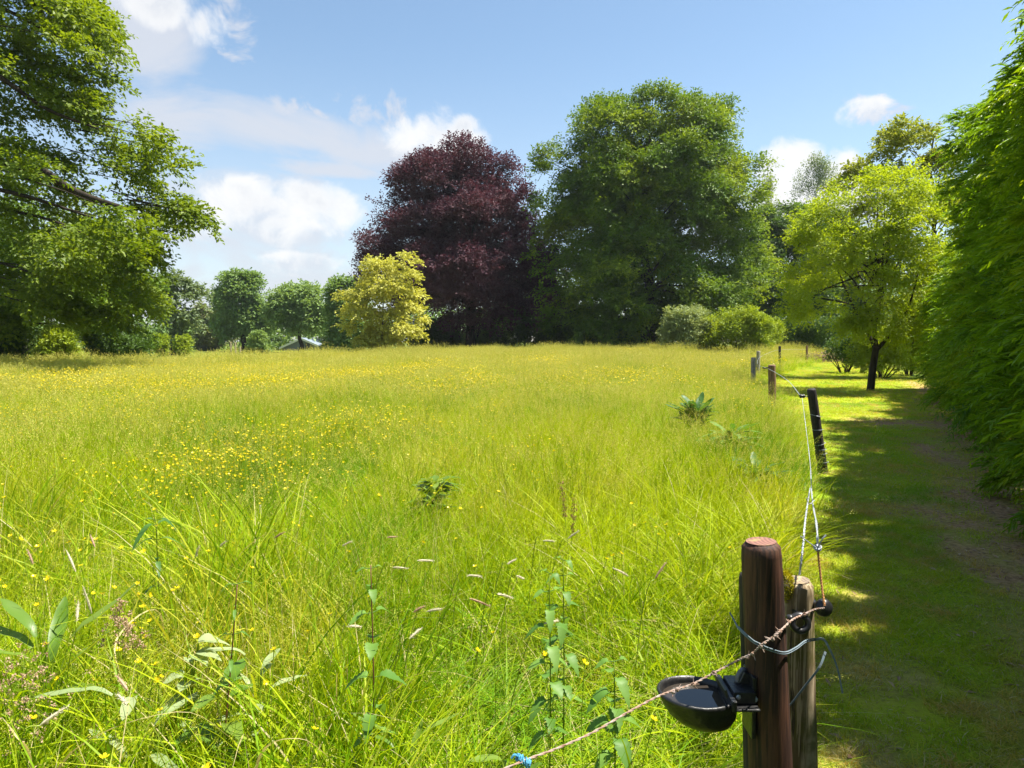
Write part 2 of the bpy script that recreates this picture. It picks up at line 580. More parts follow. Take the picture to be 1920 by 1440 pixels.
# ------------------------------------------------------------------ ground
def ground_sheet():
    ys = np.concatenate([np.linspace(-40, 0, 9), np.linspace(2, 80, 60), np.geomspace(86, 1500, 16)])
    xs = np.concatenate([-np.geomspace(1200, 60, 12), np.linspace(-54, 54, 55), np.geomspace(60, 1200, 12)])
    X, Y = np.meshgrid(xs, ys)
    Z = ground_z(X, Y)
    v = np.stack([X, Y, Z], -1).reshape(-1, 3)
    nx, ny = len(xs), len(ys)
    i = np.arange(ny - 1)[:, None] * nx + np.arange(nx - 1)[None]
    f = np.stack([i, i + 1, i + nx + 1, i + nx], -1).reshape(-1, 4)
    m, g = mat('meadow_soil')
    geo = g.n('ShaderNodeNewGeometry')
    a = g.noise(geo.outputs['Position'], 0.35, 4, 0.6).outputs[0]
    b = g.noise(geo.outputs['Position'], 9.0, 5, 0.65).outputs[0]
    c = g.mix(g.sstep(a, 0.4, 0.6), (0.10, 0.15, 0.010), (0.16, 0.17, 0.02))
    c = g.mix(g.sstep(b, 0.52, 0.7), c, (0.085, 0.062, 0.03))
    p = g.n('ShaderNodeBsdfPrincipled'); g.l(c, p.inputs['Base Color']); p.inputs['Roughness'].default_value = 0.95
    p.inputs['Specular IOR Level'].default_value = 0.1
    o = g.n('ShaderNodeOutputMaterial'); g.l(p.outputs[0], o.inputs[0])
    tag(obj('ground', mesh('ground', v, [f], [m], smooth=True)), kind='structure')


ground_sheet()


def soil_mask(x, y):
    """where the mown path is worn to bare brown litter, 0..1"""
    d = hedge_side(x, y)
    base = sstep(d, 0.75, -0.1) * 0.95
    v = base * 1.0
    for px, py, rx, ry, s in ((1715, 795, 1.7, 1.0, 1.0), (1790, 850, 0.9, 1.5, 0.85), (1820, 960, 0.9, 1.5, 0.9), (1870, 1060, 0.75, 1.1, 1.0), (1650, 1270, 0.35, 0.35, 0.6),
                              (1700, 960, 0.6, 0.6, 0.4), (1620, 1120, 0.25, 0.25, 0.55), (1640, 1420, 0.2, 0.15, 0.6)):
        q = GP(px, py)
        u = (x - q.x) * HD[0] + (y - q.y) * HD[1]
        w = (x - q.x) * HN[0] + (y - q.y) * HN[1]
        v = np.maximum(v, 1.15 * s * sstep(1 - (u / ry) ** 2 - (w / rx) ** 2 * 1.4 + 0.5 * wob(x, y, 1.1), 0.0, 0.9))
    v = np.maximum(v, .55 * sstep(wob(x + 2, y * 1.3, 1.5) + .5 * wob(x, y, .45), .45, 1.1))
    return np.clip(v * (0.9 + 0.4 * wob(x, y, 0.6)), 0, 1)


def lawn_sheet():
    rows, nx = np.concatenate([np.linspace(-3, 12, 91), np.linspace(12.4, 58, 90)]), 46
    vs, sm_ = [], []
    for y in rows:
        x0 = float(fence_x(y)) - 0.5
        x1 = H0[0] + (y - H0[1]) * HD[0] / HD[1] + 1.2
        if y > 26:
            x1 = max(x0 + 4, 15.6 + (y - 26) * 0.45)
        xs = np.linspace(x0, x1, nx)
        vs.append(np.stack([xs, np.full(nx, y), ground_z(xs, np.full(nx, y)) + 0.006], -1))
        sm_.append(soil_mask(xs, np.full(nx, y)))
    v = np.concatenate(vs)
    ny = len(rows)
    i = np.arange(ny - 1)[:, None] * nx + np.arange(nx - 1)[None]
    f = np.stack([i, i + 1, i + nx + 1, i + nx], -1).reshape(-1, 4)
    m, g = mat('mown_lawn_ground')
    at = g.n('ShaderNodeAttribute'); at.attribute_name = 'v'
    geo = g.n('ShaderNodeNewGeometry')
    b = g.noise(geo.outputs['Position'], 22.0, 6, 0.7).outputs[0]
    a = g.noise(geo.outputs['Position'], 1.6, 4, 0.6).outputs[0]
    c = g.mix(g.sstep(a, 0.4, 0.62), (0.22, 0.33, 0.012), (0.31, 0.35, 0.02))
    c = g.mix(g.m('MULTIPLY', g.sstep(b, 0.5, 0.7), 0.6), c, (0.17, 0.13, 0.045))
    soil = g.mix(g.sstep(b, 0.4, 0.62), (0.46, 0.27, 0.14), (0.26, 0.15, 0.075))
    c = g.mix(at.outputs['Fac'], c, soil)
    p = g.n('ShaderNodeBsdfPrincipled'); g.l(c, p.inputs['Base Color']); p.inputs['Roughness'].default_value = 0.95
    p.inputs['Specular IOR Level'].default_value = 0.1
    bp = g.n('ShaderNodeBump'); bp.inputs['Strength'].default_value = 0.7; bp.inputs['Distance'].default_value = 0.02
    g.l(b, bp.inputs['Height']); g.l(bp.outputs[0], p.inputs['Normal'])
    o = g.n('ShaderNodeOutputMaterial'); g.l(p.outputs[0], o.inputs[0])
    tag(obj('grass_path', mesh('grass_path', v, [f], [m], {'v': np.concatenate(sm_)}, smooth=True)), kind='structure')


lawn_sheet()


# ------------------------------------------------------------------ grass tufts
def blades(r, n, R, h0, h1, w0, w1, lean, bend, segs=4, wind=(0, 0), vmin=0.0, vmax=1.0, root=None):
    """n curved grass blades as strips -> verts, quads, v"""
    if root is None:
        a, q = r.uniform(0, 6.283, n), R * np.sqrt(r.uniform(0, 1, n))
        root = np.stack([np.cos(a) * q, np.sin(a) * q, np.zeros(n)], 1)
    h = r.uniform(h0, h1, n)
    w = r.uniform(w0, w1, n)
    az = r.uniform(0, 6.283, n)
    d = np.stack([np.cos(az), np.sin(az), np.zeros(n)], 1)
    d = d + np.array([wind[0], wind[1], 0]) * r.uniform(0.4, 1.0, n)[:, None]
    ln, bd = r.uniform(0, lean, n), bend * r.uniform(0.15, 1, n) ** 1.6
    side_a = r.uniform(0, 6.283, n)
    side = np.stack([np.cos(side_a), np.sin(side_a), np.zeros(n)], 1)
    t = np.linspace(0, 1, segs + 1)
    pos = (root[:, None] + d[:, None] * (h[:, None] * (ln[:, None] * t + bd[:, None] * t ** 2.2))[..., None])
    zz = h[:, None] * (t - 0.42 * (ln[:, None] ** 2) * t - np.minimum(bd, 1.3)[:, None] * 0.46 * t ** 2.6)
    pos[..., 2] += zz
    wid = w[:, None] * (np.array([0.7] + [1.0] * segs)[None] * (1 - 0.93 * t ** 2.2)) * 0.5
    L = pos - side[:, None] * wid[..., None]
    Rr = pos + side[:, None] * wid[..., None]
    v = np.stack([L, Rr], 2).reshape(n, -1, 3)
    k = np.arange(segs)
    fq = np.stack([2 * k, 2 * k + 1, 2 * k + 3, 2 * k + 2], 1)
    f = (np.arange(n)[:, None, None] * (2 * segs + 2) + fq[None]).reshape(-1, 4)
    vv = np.repeat(r.uniform(vmin, vmax, n), 2 * segs + 2)
    return v.reshape(-1, 3), f, vv, pos[:, -1], unit(pos[:, -1] - pos[:, -2])


def diamonds(pos, d, nrm, ln, wd, fold=0.18):
    """leaf-like quads; pos base, d base->tip, nrm approx normal. -> verts (4N,3), quads"""
    n = len(pos)
    d = unit(d)
    s = unit(np.cross(nrm, d))
    up = np.cross(d, s)
    ln = np.broadcast_to(ln, (n,))[:, None]; wd = np.broadcast_to(wd, (n,))[:, None]
    mid = pos + d * ln * 0.48
    v = np.stack([pos, mid + s * wd * 0.5 + up * wd * fold, pos + d * ln - up * wd * fold * 0.6, mid - s * wd * 0.5 + up * wd * fold], 1)
    f = np.arange(n * 4).reshape(n, 4)
    return v.reshape(-1, 3), f


def add_panicles(mb, r, tips, dirs, n_fl, L, fl, spread, mat_i):
    n = len(tips)
    t = r.uniform(0, 1, (n, n_fl))
    base = tips[:, None] - dirs[:, None] * (L * t)[..., None]
    base = base + r.normal(0, 1, (n, n_fl, 3)) * (spread * (0.25 + t))[..., None]
    dd = unit(dirs[:, None] + r.normal(0, 0.5, (n, n_fl, 3)))
    v, f = diamonds(base.reshape(-1, 3), dd.reshape(-1, 3), r.normal(0, 1, (n * n_fl, 3)), fl * r.uniform(0.7, 1.3, n * n_fl), fl * 0.42)
    mb.add(v, f, mat_i, np.repeat(r.uniform(0, 1, n * n_fl), 4))


def tuft(seed, n, R, h0, h1, w0, w1, lean, bend, segs, stalks, stalk_h, stalk_w, fl_n, fl, spread, L, wind=(0.25, -0.1), dry=0.06, low=0.5):
    r = np.random.default_rng(seed)
    mb = MB()
    k = int(n * (1 - low))
    v, f, vv, _, _ = blades(r, k, R, h0, h1, w0, w1, lean, bend, segs, wind)
    mb.add(v, f, 0, vv)
    if low > 0:
        v, f, vv, _, _ = blades(r, n - k, R, h0 * 0.35, h1 * 0.55, w0, w1, lean * 1.4, bend * 1.3, max(2, segs - 1), wind)
        mb.add(v, f, 0, vv)
    nd = max(1, int(n * dry))
    v, f, vv, _, _ = blades(r, nd, R, h0 * 0.5, h1 * 0.9, w0 * 0.7, w1 * 0.7, lean * 2.2, bend * 1.3, segs, wind)
    mb.add(v, f, 1, vv)
    if stalks:
        v, f, vv, tips, dirs = blades(r, stalks, R, stalk_h * 0.75, stalk_h, stalk_w, stalk_w, lean * 0.8, bend * 0.55, max(3, segs), wind, 0.5, 1)
        mb.add(v, f, 0, vv)
        add_panicles(mb, r, tips, dirs, fl_n, L, fl, spread, 2)
    faces, mi = [], []
    for (kk, m_), lst in mb.f.items():
        q = np.concatenate(lst); faces.append(q); mi.append(np.full(len(q), m_))
    return mesh('tuft', np.concatenate(mb.v), faces, [M['grass'], M['straw'], M['seed']], {'v': np.concatenate(mb.at)}, np.concatenate(mi))


def scatter(name, pts, rotz, tilt, scl, idx, sources):
    """ONE object: a point cloud mesh with geometry nodes placing tufts of the given meshes"""
    me = bpy.data.meshes.new(name)
    n = len(pts)
    me.vertices.add(n)
    me.vertices.foreach_set('co', np.asarray(pts, np.float32).ravel())
    a = me.attributes.new('rot', 'FLOAT_VECTOR', 'POINT')
    a.data.foreach_set('vector', np.stack([tilt[:, 0], tilt[:, 1], rotz], 1).astype(np.float32).ravel())
    a = me.attributes.new('scl', 'FLOAT_VECTOR', 'POINT')
    a.data.foreach_set('vector', np.asarray(scl, np.float32).ravel())
    a = me.attributes.new('idx', 'INT', 'POINT')
    a.data.foreach_set('value', np.asarray(idx, np.int32))
    o = obj(name, me)
    t = bpy.data.node_groups.new(name + '_nodes', 'GeometryNodeTree')
    t.interface.new_socket('Geometry', in_out='INPUT', socket_type='NodeSocketGeometry')
    t.interface.new_socket('Geometry', in_out='OUTPUT', socket_type='NodeSocketGeometry')
    gi, go = t.nodes.new('NodeGroupInput'), t.nodes.new('NodeGroupOutput')
    jn = t.nodes.new('GeometryNodeJoinGeometry')

    def na(nm, typ):
        q = t.nodes.new('GeometryNodeInputNamedAttribute'); q.data_type = typ; q.inputs[0].default_value = nm
        return q.outputs[0]
    rot, sc_, ix = na('rot', 'FLOAT_VECTOR'), na('scl', 'FLOAT_VECTOR'), na('idx', 'INT')
    e2r = t.nodes.new('FunctionNodeEulerToRotation'); t.links.new(rot, e2r.inputs[0])
    for i, s in enumerate(sources):
        so = bpy.data.objects.new(name + '_tuft', s)       # not linked to the scene
        oi = t.nodes.new('GeometryNodeObjectInfo'); oi.inputs['Object'].default_value = so
        cmp_ = t.nodes.new('FunctionNodeCompare'); cmp_.data_type = 'INT'; cmp_.operation = 'EQUAL'
        t.links.new(ix, cmp_.inputs[2]); cmp_.inputs[3].default_value = i
        ip = t.nodes.new('GeometryNodeInstanceOnPoints')
        t.links.new(gi.outputs[0], ip.inputs['Points'])
        t.links.new(cmp_.outputs[0], ip.inputs['Selection'])
        t.links.new(oi.outputs['Geometry'], ip.inputs['Instance'])
        t.links.new(e2r.outputs[0], ip.inputs['Rotation'])
        t.links.new(sc_, ip.inputs['Scale'])
        t.links.new(ip.outputs[0], jn.inputs[0])
    t.links.new(jn.outputs[0], go.inputs[0])
    md = o.modifiers.new('scatter', 'NODES')
    md.node_group = t
    return o


def grid_points(r, x0, x1, y0, y1, dens):
    s = 1 / math.sqrt(dens)
    gx, gy = np.meshgrid(np.arange(x0, x1, s), np.arange(y0, y1, s))
    p = np.stack([gx.ravel(), gy.ravel()], 1)
    return p + r.uniform(-0.55 * s, 0.55 * s, p.shape)


def meadow():
    r = np.random.default_rng(11)
    src = []
    # near tufts 0-4
    src.append(tuft(1, 75, .15, .30, .62, .0042, .0080, .35, .9, 5, 3, .75, .0018, 26, .006, .007, .09))
    src.append(tuft(2, 75, .15, .34, .70, .0036, .0065, .28, .6, 5, 5, .80, .0018, 30, .006, .009, .11))
    src.append(tuft(3, 65, .13, .25, .55, .0045, .0105, .55, 1.3, 6, 2, .70, .0018, 24, .006, .006, .08))
    src.append(tuft(4, 80, .16, .22, .45, .0032, .0060, .45, 1.0, 5, 2, .55, .0016, 30, .006, .012, .10, dry=.16))
    src.append(tuft(5, 45, .12, .45, .80, .0060, .0130, .30, .8, 6, 0, .7, .0018, 1, .006, .007, .08))
    # mid tufts 5-7
    src.append(tuft(6, 95, .24, .30, .60, .0065, .0110, .35, .8, 4, 9, .78, .0030, 20, .010, .012, .10))
    src.append(tuft(7, 95, .24, .34, .66, .0060, .0100, .28, .6, 4, 14, .82, .0030, 22, .010, .015, .12))
    src.append(tuft(8, 80, .22, .26, .55, .0080, .0140, .50, 1.1, 4, 5, .70, .0030, 20, .010, .010, .10))
    # far tufts 8-9
    src.append(tuft(9, 130, .48, .30, .58, .008, .013, .35, .7, 3, 34, .78, .005, 9, .020, .020, .12))
    src.append(tuft(10, 130, .48, .30, .62, .008, .014, .40, .9, 3, 20, .74, .005, 9, .020, .020, .12))
    # very far 10-11
    src.append(tuft(11, 150, .9, .30, .60, .014, .024, .35, .7, 3, 80, .92, .009, 7, .038, .030, .16))
    src.append(tuft(12, 150, .9, .30, .58, .014, .026, .40, .8, 3, 60, .88, .009, 7, .038, .030, .16))
    zones = [(1.25, 5.2, 62, (0, 5)), (5.2, 13, 24, (5, 8)), (13, 31, 7.5, (8, 10)), (31, 66, 2.2, (10, 12))]
    PT, RZ, TL, SC, IX = [], [], [], [], []
    for y0, y1, dens, (i0, i1) in zones:
        xm = y1 * 0.86 + 2.5
        p = grid_points(r, -xm, xm, y0, y1, dens)
        x, y = p[:, 0], p[:, 1]
        ok = (np.abs(x) < y * 0.84 + 1.6) & (x < fence_x(y) + np.interp(y, [2, 8, 9.5, 12], [-.22, -.25, -.15, .10]) + 0.14 * wob(x, y, 1.7) + 0.004 * y)
        ok &= ~((x > 0.1) & (y < 1.75) & (x > fence_x(y) - 0.28))
        far = np.interp(x, [-40, -20, -14, -8, 2, 12, 30], [34, 36, 50, 58, 60, 60, 62])
        ok &= y < far
        p = p[ok]; x, y = p[:, 0], p[:, 1]
        n = len(p)
        ix = r.integers(i0, i1, n)
        hz = 0.95 + 0.22 * wob(x, y, 5.0) + 0.16 * wob(x + 9, y, 1.6)
        edge = np.clip((fence_x(y) - x) / 0.9, 0, 1)
        hz *= 0.52 + 0.48 * edge
        hz *= r.uniform(.84, 1.26, n)
        for qx, qy in ((3.9, 8.45), (5.95, 15.5)):
            hz *= 1 - .75 * np.exp(-(((x - qx) / .45) ** 2 + ((y - qy + .6) / .9) ** 2))
        # trampled, thinner hollows
        for qx, qy, rr, kk in ((0.15, 3.05, .40, .45), (0.55, 2.45, .42, .42), (-0.05, 2.3, .30, .5)):
            dd = ((x - qx) ** 2 + (y - qy) ** 2) / rr ** 2
            hz *= 1 - (1 - kk) * np.exp(-dd)
        if i0 == 0:
            ix = np.where((wob(x + 3, y, 2.4) > 0.25) & (r.uniform(0, 1, n) < .7), 1, ix)
            ix = np.where((wob(x - 5, y, 3.0) < -0.35) & (r.uniform(0, 1, n) < .6), 2, ix)
            ix = np.where((x < -0.2) & (y < 2.6) & (r.uniform(0, 1, n) < .25), 4, ix)
        PT.append(np.stack([x, y, ground_z(x, y)], 1))
        RZ.append(r.uniform(-0.9, 0.9, n) + np.where(r.uniform(0, 1, n) < .35, 3.1, 0))
        TL.append(r.normal(0, 0.10, (n, 2)))
        s = r.uniform(0.82, 1.2, n)
        SC.append(np.stack([s, s, s * hz], 1))
        IX.append(ix)
    o = scatter('meadow_grass', np.concatenate(PT), np.concatenate(RZ), np.concatenate(TL), np.concatenate(SC), np.concatenate(IX), src)
    tag(o, 'tall uncut yellow green meadow grass filling the field', 'grass', kind='stuff')
    print('meadow tufts', sum(map(len, PT)))


def lawn():
    r = np.random.default_rng(12)

    def lt(seed, n, R, h0, h1, w0, w1, dry):
        rr = np.random.default_rng(seed)
        mb = MB()
        v, f, vv, _, _ = blades(rr, n, R, h0, h1, w0, w1, 1.15, 1.2, 3)
        mb.add(v, f, 0, vv)
        v, f, vv, _, _ = blades(rr, int(n * dry), R, h0 * .7, h1 * .8, w0, w1, 1.1, 1.3, 2)
        mb.add(v, f, 1, vv)
        fc, mi = [], []
        for (kk, m_), lst in mb.f.items():
            q = np.concatenate(lst); fc.append(q); mi.append(np.full(len(q), m_))
        return mesh('tuft', np.concatenate(mb.v), fc, [M['lawn'], M['straw']], {'v': np.concatenate(mb.at)}, np.concatenate(mi))
    src = [lt(1, 130, .13, .02, .05, .003, .0052, .16), lt(2, 120, .13, .025, .065, .003, .006, .12), lt(3, 100, .14, .015, .04, .003, .005, .45),
           lt(4, 220, .28, .025, .06, .005, .008, .10), lt(5, 200, .28, .02, .055, .005, .008, .25),
           lt(6, 260, .6, .03, .07, .010, .016, .05)]
    zones = [(1.0, 6.5, 80, (0, 2)), (6.5, 18, 17, (3, 5)), (18, 54, 4.0, (5, 6))]
    PT, RZ, TL, SC, IX = [], [], [], [], []
    for y0, y1, dens, (i0, i1) in zones:
        p = grid_points(r, -3, 34, y0, y1, dens)
        x, y = p[:, 0], p[:, 1]
        ok = (x > fence_x(y) - 0.25 - .004 * y) & (x < 0.86 * y + 1.2)
        ok &= (hedge_side(x, y) > -0.4) | (y > 24)
        ok &= x < np.maximum(fence_x(y) + 3.5, np.where(y > 24, 15.2 + (y - 24) * .45, 99))
        ms = soil_mask(x, y)
        ok &= r.uniform(0, 1, len(p)) > ms * 0.93
        p = p[ok]; ms = ms[ok]; x, y = p[:, 0], p[:, 1]
        n = len(p)
        ix = r.integers(i0, i1, n)
        if i0 == 0:
            ix = np.where((ms > 0.25) | (wob(x, y, 1.2) + 0.3 * r.normal(0, 1, n) > .45), 2, ix)
        near_fence = np.clip(1 - (x - fence_x(y)) / 0.5, 0, 1)
        hz = 0.9 + .25 * wob(x, y, .9) + .6 * near_fence * (r.uniform(0, 1, n) ** 2) * ((y < 7) | (y > 9.2))
        PT.append(np.stack([x, y, ground_z(x, y) + .004], 1))
        RZ.append(r.uniform(0, 6.28, n)); TL.append(r.normal(0, .08, (n, 2)))
        s = r.uniform(.85, 1.2, n)
        SC.append(np.stack([s, s, s * hz], 1)); IX.append(ix)
    o = scatter('lawn_grass', np.concatenate(PT), np.concatenate(RZ), np.concatenate(TL), np.concatenate(SC), np.concatenate(IX), src)
    tag(o, 'short mown grass of the path beside the hedge', 'grass', kind='stuff')
    # dead leaves and clippings on the worn patches
    p = grid_points(r, 0, 13, 1.5, 19, 150)
    ms = soil_mask(p[:, 0], p[:, 1])
    ok = (r.uniform(0, 1, len(p)) < ms * .75) & (p[:, 0] < .86 * p[:, 1] + 1)
    p = p[ok]
    a = r.uniform(0, 6.28, len(p))
    v, f = diamonds(np.stack([p[:, 0], p[:, 1], np.full(len(p), .012)], 1), np.stack([np.cos(a), np.sin(a), r.uniform(-.1, .3, len(p))], 1),
                    np.array([0, 0, 1.]) + r.normal(0, .3, (len(p), 3)), r.uniform(.03, .08, len(p)), r.uniform(.008, .025, len(p)))
    lm = leaf_mat('dead_leaf', (0.22, 0.13, 0.07), (0.52, 0.36, 0.22), trans=.15, tint=(1, .9, .8))
    o = obj('leaf_litter', mesh('leaf_litter', v, [f], [lm], {'v': np.repeat(r.uniform(0, 1, len(p)), 4)}))
    tag(o, 'brown dead leaf litter on worn bare soil below the hedge', 'leaf litter', kind='stuff')


meadow()
lawn()


# ------------------------------------------------------------------ trees
def leaves_on_lobes(r, lobes, n_sprays, per, leaf, spray_len, shear=0.0, droop=0.35, outer=0.78, flat=0.5, up_bias=0.75, axis=None):
    """lobes: (K,6) centre + radii. Sprays of leaves on the lobes' shells -> pos, dir, nrm, size, v"""
    lobes = np.asarray(lobes, float)
    w = (lobes[:, 3] * lobes[:, 4] + lobes[:, 3] * lobes[:, 5]) ** 1.0
    k = r.choice(len(lobes), n_sprays, p=w / w.sum())
    d = unit(r.normal(0, 1, (n_sprays, 3)) + np.array([0, 0, up_bias]))
    rad = 1 - (1 - outer) * np.abs(r.normal(0, 1, n_sprays)) * 1.2
    rad = np.clip(rad, 0.1, 1.12)
    o = lobes[k, :3] + d * lobes[k, 3:6] * rad[:, None]
    o[:, 2] -= shear * (o[:, 0] - lobes[k, 0])
    out = d.copy()
    if axis is not None:
        hz = o - axis; hz[:, 2] *= 0.3
        out = unit(out * 0.6 + unit(hz) * 0.7)
    sd_ = unit(out + r.normal(0, .45, (n_sprays, 3)) + np.array([0, 0, -droop]))
    nrm = unit(np.array([0, 0, 1.0]) * (0.5 + flat) + out * 0.5 + r.normal(0, .35, (n_sprays, 3)))
    side = unit(np.cross(nrm, sd_))
    t = r.uniform(-0.15, 1, (n_sprays, per))
    sgn = r.choice([-1.0, 1.0], (n_sprays, per))
    off = r.uniform(0.03, 0.30, (n_sprays, per)) * (1 - 0.55 * np.clip(t, 0, 1)) * sgn
    base = o[:, None] + sd_[:, None] * (t * spray_len)[..., None] + side[:, None] * (off * spray_len)[..., None]
    base[..., 2] -= droop * 0.35 * spray_len * np.clip(t, 0, 1) ** 2
    base = base + r.normal(0, .055 * spray_len, base.shape)
    ld = unit(sd_[:, None] * 0.8 + side[:, None] * (sgn * .8)[..., None] + r.normal(0, .35, base.shape) + np.array([0, 0, -.15]))
    ln = unit(nrm[:, None] + r.normal(0, .34, base.shape))
    size = leaf * r.uniform(.65, 1.3, (n_sprays, per))
    lv = np.random.default_rng(len(lobes)).uniform(0, 1, len(lobes))
    v = np.clip(.30 * lv[k][:, None] + .35 * r.uniform(0, 1, (n_sprays, 1)) + .35 * r.uniform(0, 1, (n_sprays, per)), 0, 1)
    return base.reshape(-1, 3), ld.reshape(-1, 3), ln.reshape(-1, 3), size.ravel(), v.ravel()


def crown_object(parent, r, lobes, mt, n_sprays, per, leaf, spray, wr=.62, **kw):
    p, d, nn, s, v = leaves_on_lobes(r, lobes, n_sprays, per, leaf, spray, **kw)
    p = p - np.array(parent.location)
    vv, f = diamonds(p, d, nn, s, s * wr)
    return obj('crown', mesh('crown', vv, [f], [mt], {'v': np.repeat(v, 4)}), parent)


def lobes_from_rows(r, rows, D, n, size, depth=0.8, yoff=0.0, squash=.75, maxdepth=9.0, fill=.35, inset=0.0, core=False):
    """rows: (py, left px, right px) of the crown's outline in the photograph, at distance D.
    The widths become a solid of revolution-like body with its own depth, filled with lobes."""
    rows = sorted(rows)
    zs = np.array([P(960, a, D).z for a, _, _ in rows])[::-1]
    xl = np.array([P(b, a, D).x for a, b, _ in rows])[::-1]
    xr = np.array([P(c, a, D).x for a, _, c in rows])[::-1]
    k_ = inset * np.clip((xr - xl) / (4 * inset + 1e-6), 0, 1)
    xl, xr = xl + k_, xr - k_
    zs = zs.copy(); zs[-1] -= inset * .8
    wmean = np.mean(xr - xl) / 2
    R = wmean * size
    out = []
    zc = np.linspace(zs[0], zs[-1], 200)
    hw = (np.interp(zc, zs, xr) - np.interp(zc, zs, xl)) / 2
    pr = np.maximum(hw, R * .4); pr = pr / pr.sum()
    for i in range(n):
        z = r.choice(zc, p=pr) + r.uniform(-.5, .5) * (zc[1] - zc[0])
        L, Rr = np.interp(z, zs, xl), np.interp(z, zs, xr)
        cx, h = (L + Rr) / 2, (Rr - L) / 2
        dy = min(h * depth, maxdepth) + .3 * R
        rr = R * r.uniform(.65, 1.3)
        rr = min(rr, max(h * .75, R * .35))
        ext = 1 + r.normal(0, .07)
        spike = i < n * .34
        if spike:
            rr = rr * r.uniform(.35, .6)
            q = r.uniform(.98, 1.06)
        elif r.uniform() < fill:
            q = math.sqrt(r.uniform(0, .6))
        else:
            q = r.uniform(.78, 1.0) * ext
        a = r.uniform(0, 2 * math.pi) if r.uniform() < .45 else r.uniform(math.pi, 2 * math.pi)
        if spike and r.uniform() < .6:
            a = r.choice([0, math.pi]) + r.normal(0, .35)
        x = cx + math.cos(a) * q * max(h - rr * (.35 if spike else .8), 0)
        y = D + yoff + math.sin(a) * q * max(dy - rr * (.3 if spike else .7), 0)
        top = zs[-1] - z
        zz = z - max(0, rr * squash * (.8 if not spike else .2) - top)
        zz = max(zz, zs[0] + rr * .3)
        out.append((x, y, zz, rr, rr, rr * squash))
    if core:
        for t in np.linspace(.12, .85, 8):
            z = zs[0] + (zs[-1] - zs[0]) * t
            L, Rr = np.interp(z, zs, xl), np.interp(z, zs, xr)
            h = (Rr - L) / 2
            for q in (-.42, .42, 0):
                rr = h * .42
                out.append(((L + Rr) / 2 + q * h, D + yoff + (.25 if q == 0 else 0) * h, z, rr, rr * .7, min(rr, (zs[-1] - zs[0]) * .11)))
    return np.array(out)


def trunk_object(parent, r, base, top, rad, mt, lobes=None, limbs=14, lean=0.0, sides=10, fork=.25, twig=.012):
    mb = MB()
    b, t = np.array(base, float), np.array(top, float)
    o = np.array(parent.location)
    n = 9
    ts = np.linspace(0, 1, n)
    axis = b[None] + (t - b)[None] * ts[:, None]
    axis[1:-1, :2] += r.normal(0, rad * .35, (n - 2, 2))
    rr = rad * (1 - .86 * ts ** .9); rr[0] = rad * 1.35
    axis[0, 2] -= .15
    mb.tube(axis - o, rr, sides, wobble=.06, seed=int(r.integers(1e6)))
    if lobes is not None and limbs:
        idx = r.choice(len(lobes), min(limbs, len(lobes)), replace=False)
        for k in idx:
            e = lobes[k, :3]
            u = np.clip(fork + (e[2] - b[2]) / max(t[2] - b[2], .1) * .55 - .12 * r.uniform(), fork, .95)
            s = np.array([np.interp(u, ts, axis[:, j]) for j in range(3)])
            m1 = s + (e - s) * .4 + np.array([0, 0, .10 * np.linalg.norm(e - s)]) + r.normal(0, .04, 3) * np.linalg.norm(e - s)
            pts = sm([s, m1, e], 8)
            r0 = np.interp(u, ts, rr) * .36
            mb.tube(pts - o, np.linspace(r0, max(r0 * .18, twig), len(pts)), 6, cap=False)
    return mb.build('trunk', mt, parent, smooth=True)


def px_lobes(r, tiers, D):
    """boughs placed one by one: (px, py, half width px); each gets twins at other depths"""
    out = []
    wmax = max(abs(t[0] - np.mean([q[0] for q in tiers])) for t in tiers) * D / F
    for px, py, w in tiers:
        for _ in range(2):
            rr = w * D / F * r.uniform(.75, 1.0)
            q = P(px + r.normal(0, 3), py, D)
            out.append((q.x, D + r.uniform(-.75, .6) * wmax, q.z, rr, rr, rr * .42))
    return np.array(out)


def tree(name, label, cat, rows, D, mt, bark, seed, n_lobes=60, size=.30, n_sprays=5000, per=14, leaf=.30, spray=1.0, trunk=.35, trunk_px=None,
         base_py=None, limbs=16, group=None, depth=.8, top_frac=.8, wr=.62, trunk_fork=.25, fill=.45, squash=.58, core=False, tiers=None, **kw):
    r = np.random.default_rng(seed)
    top_py = min(a for a, _, _ in rows)
    cx = trunk_px if trunk_px is not None else np.mean([(b + c) / 2 for _, b, c in rows])
    X = P(cx, 640, D).x
    gz = float(ground_z(X, D))
    root = thing(name, label, cat, (X, D, gz), group)
    lobes = px_lobes(r, tiers, D) if tiers else lobes_from_rows(r, rows, D, n_lobes, size, depth, fill=fill, squash=squash, inset=min(spray * .75, .85), core=core)
    zt = P(960, top_py, D).z
    tp = ((np.mean(lobes[:, 0]) * .6 + X * .4), D, gz + (zt - gz) * top_frac)
    trunk_object(root, r, (X, D, gz), tp, trunk, bark, lobes, limbs, fork=trunk_fork)
    crown_object(root, r, lobes, mt, n_sprays, per, leaf, spray, wr=wr, axis=np.array([X, D, gz + (zt - gz) * .5]), **kw)
    return root


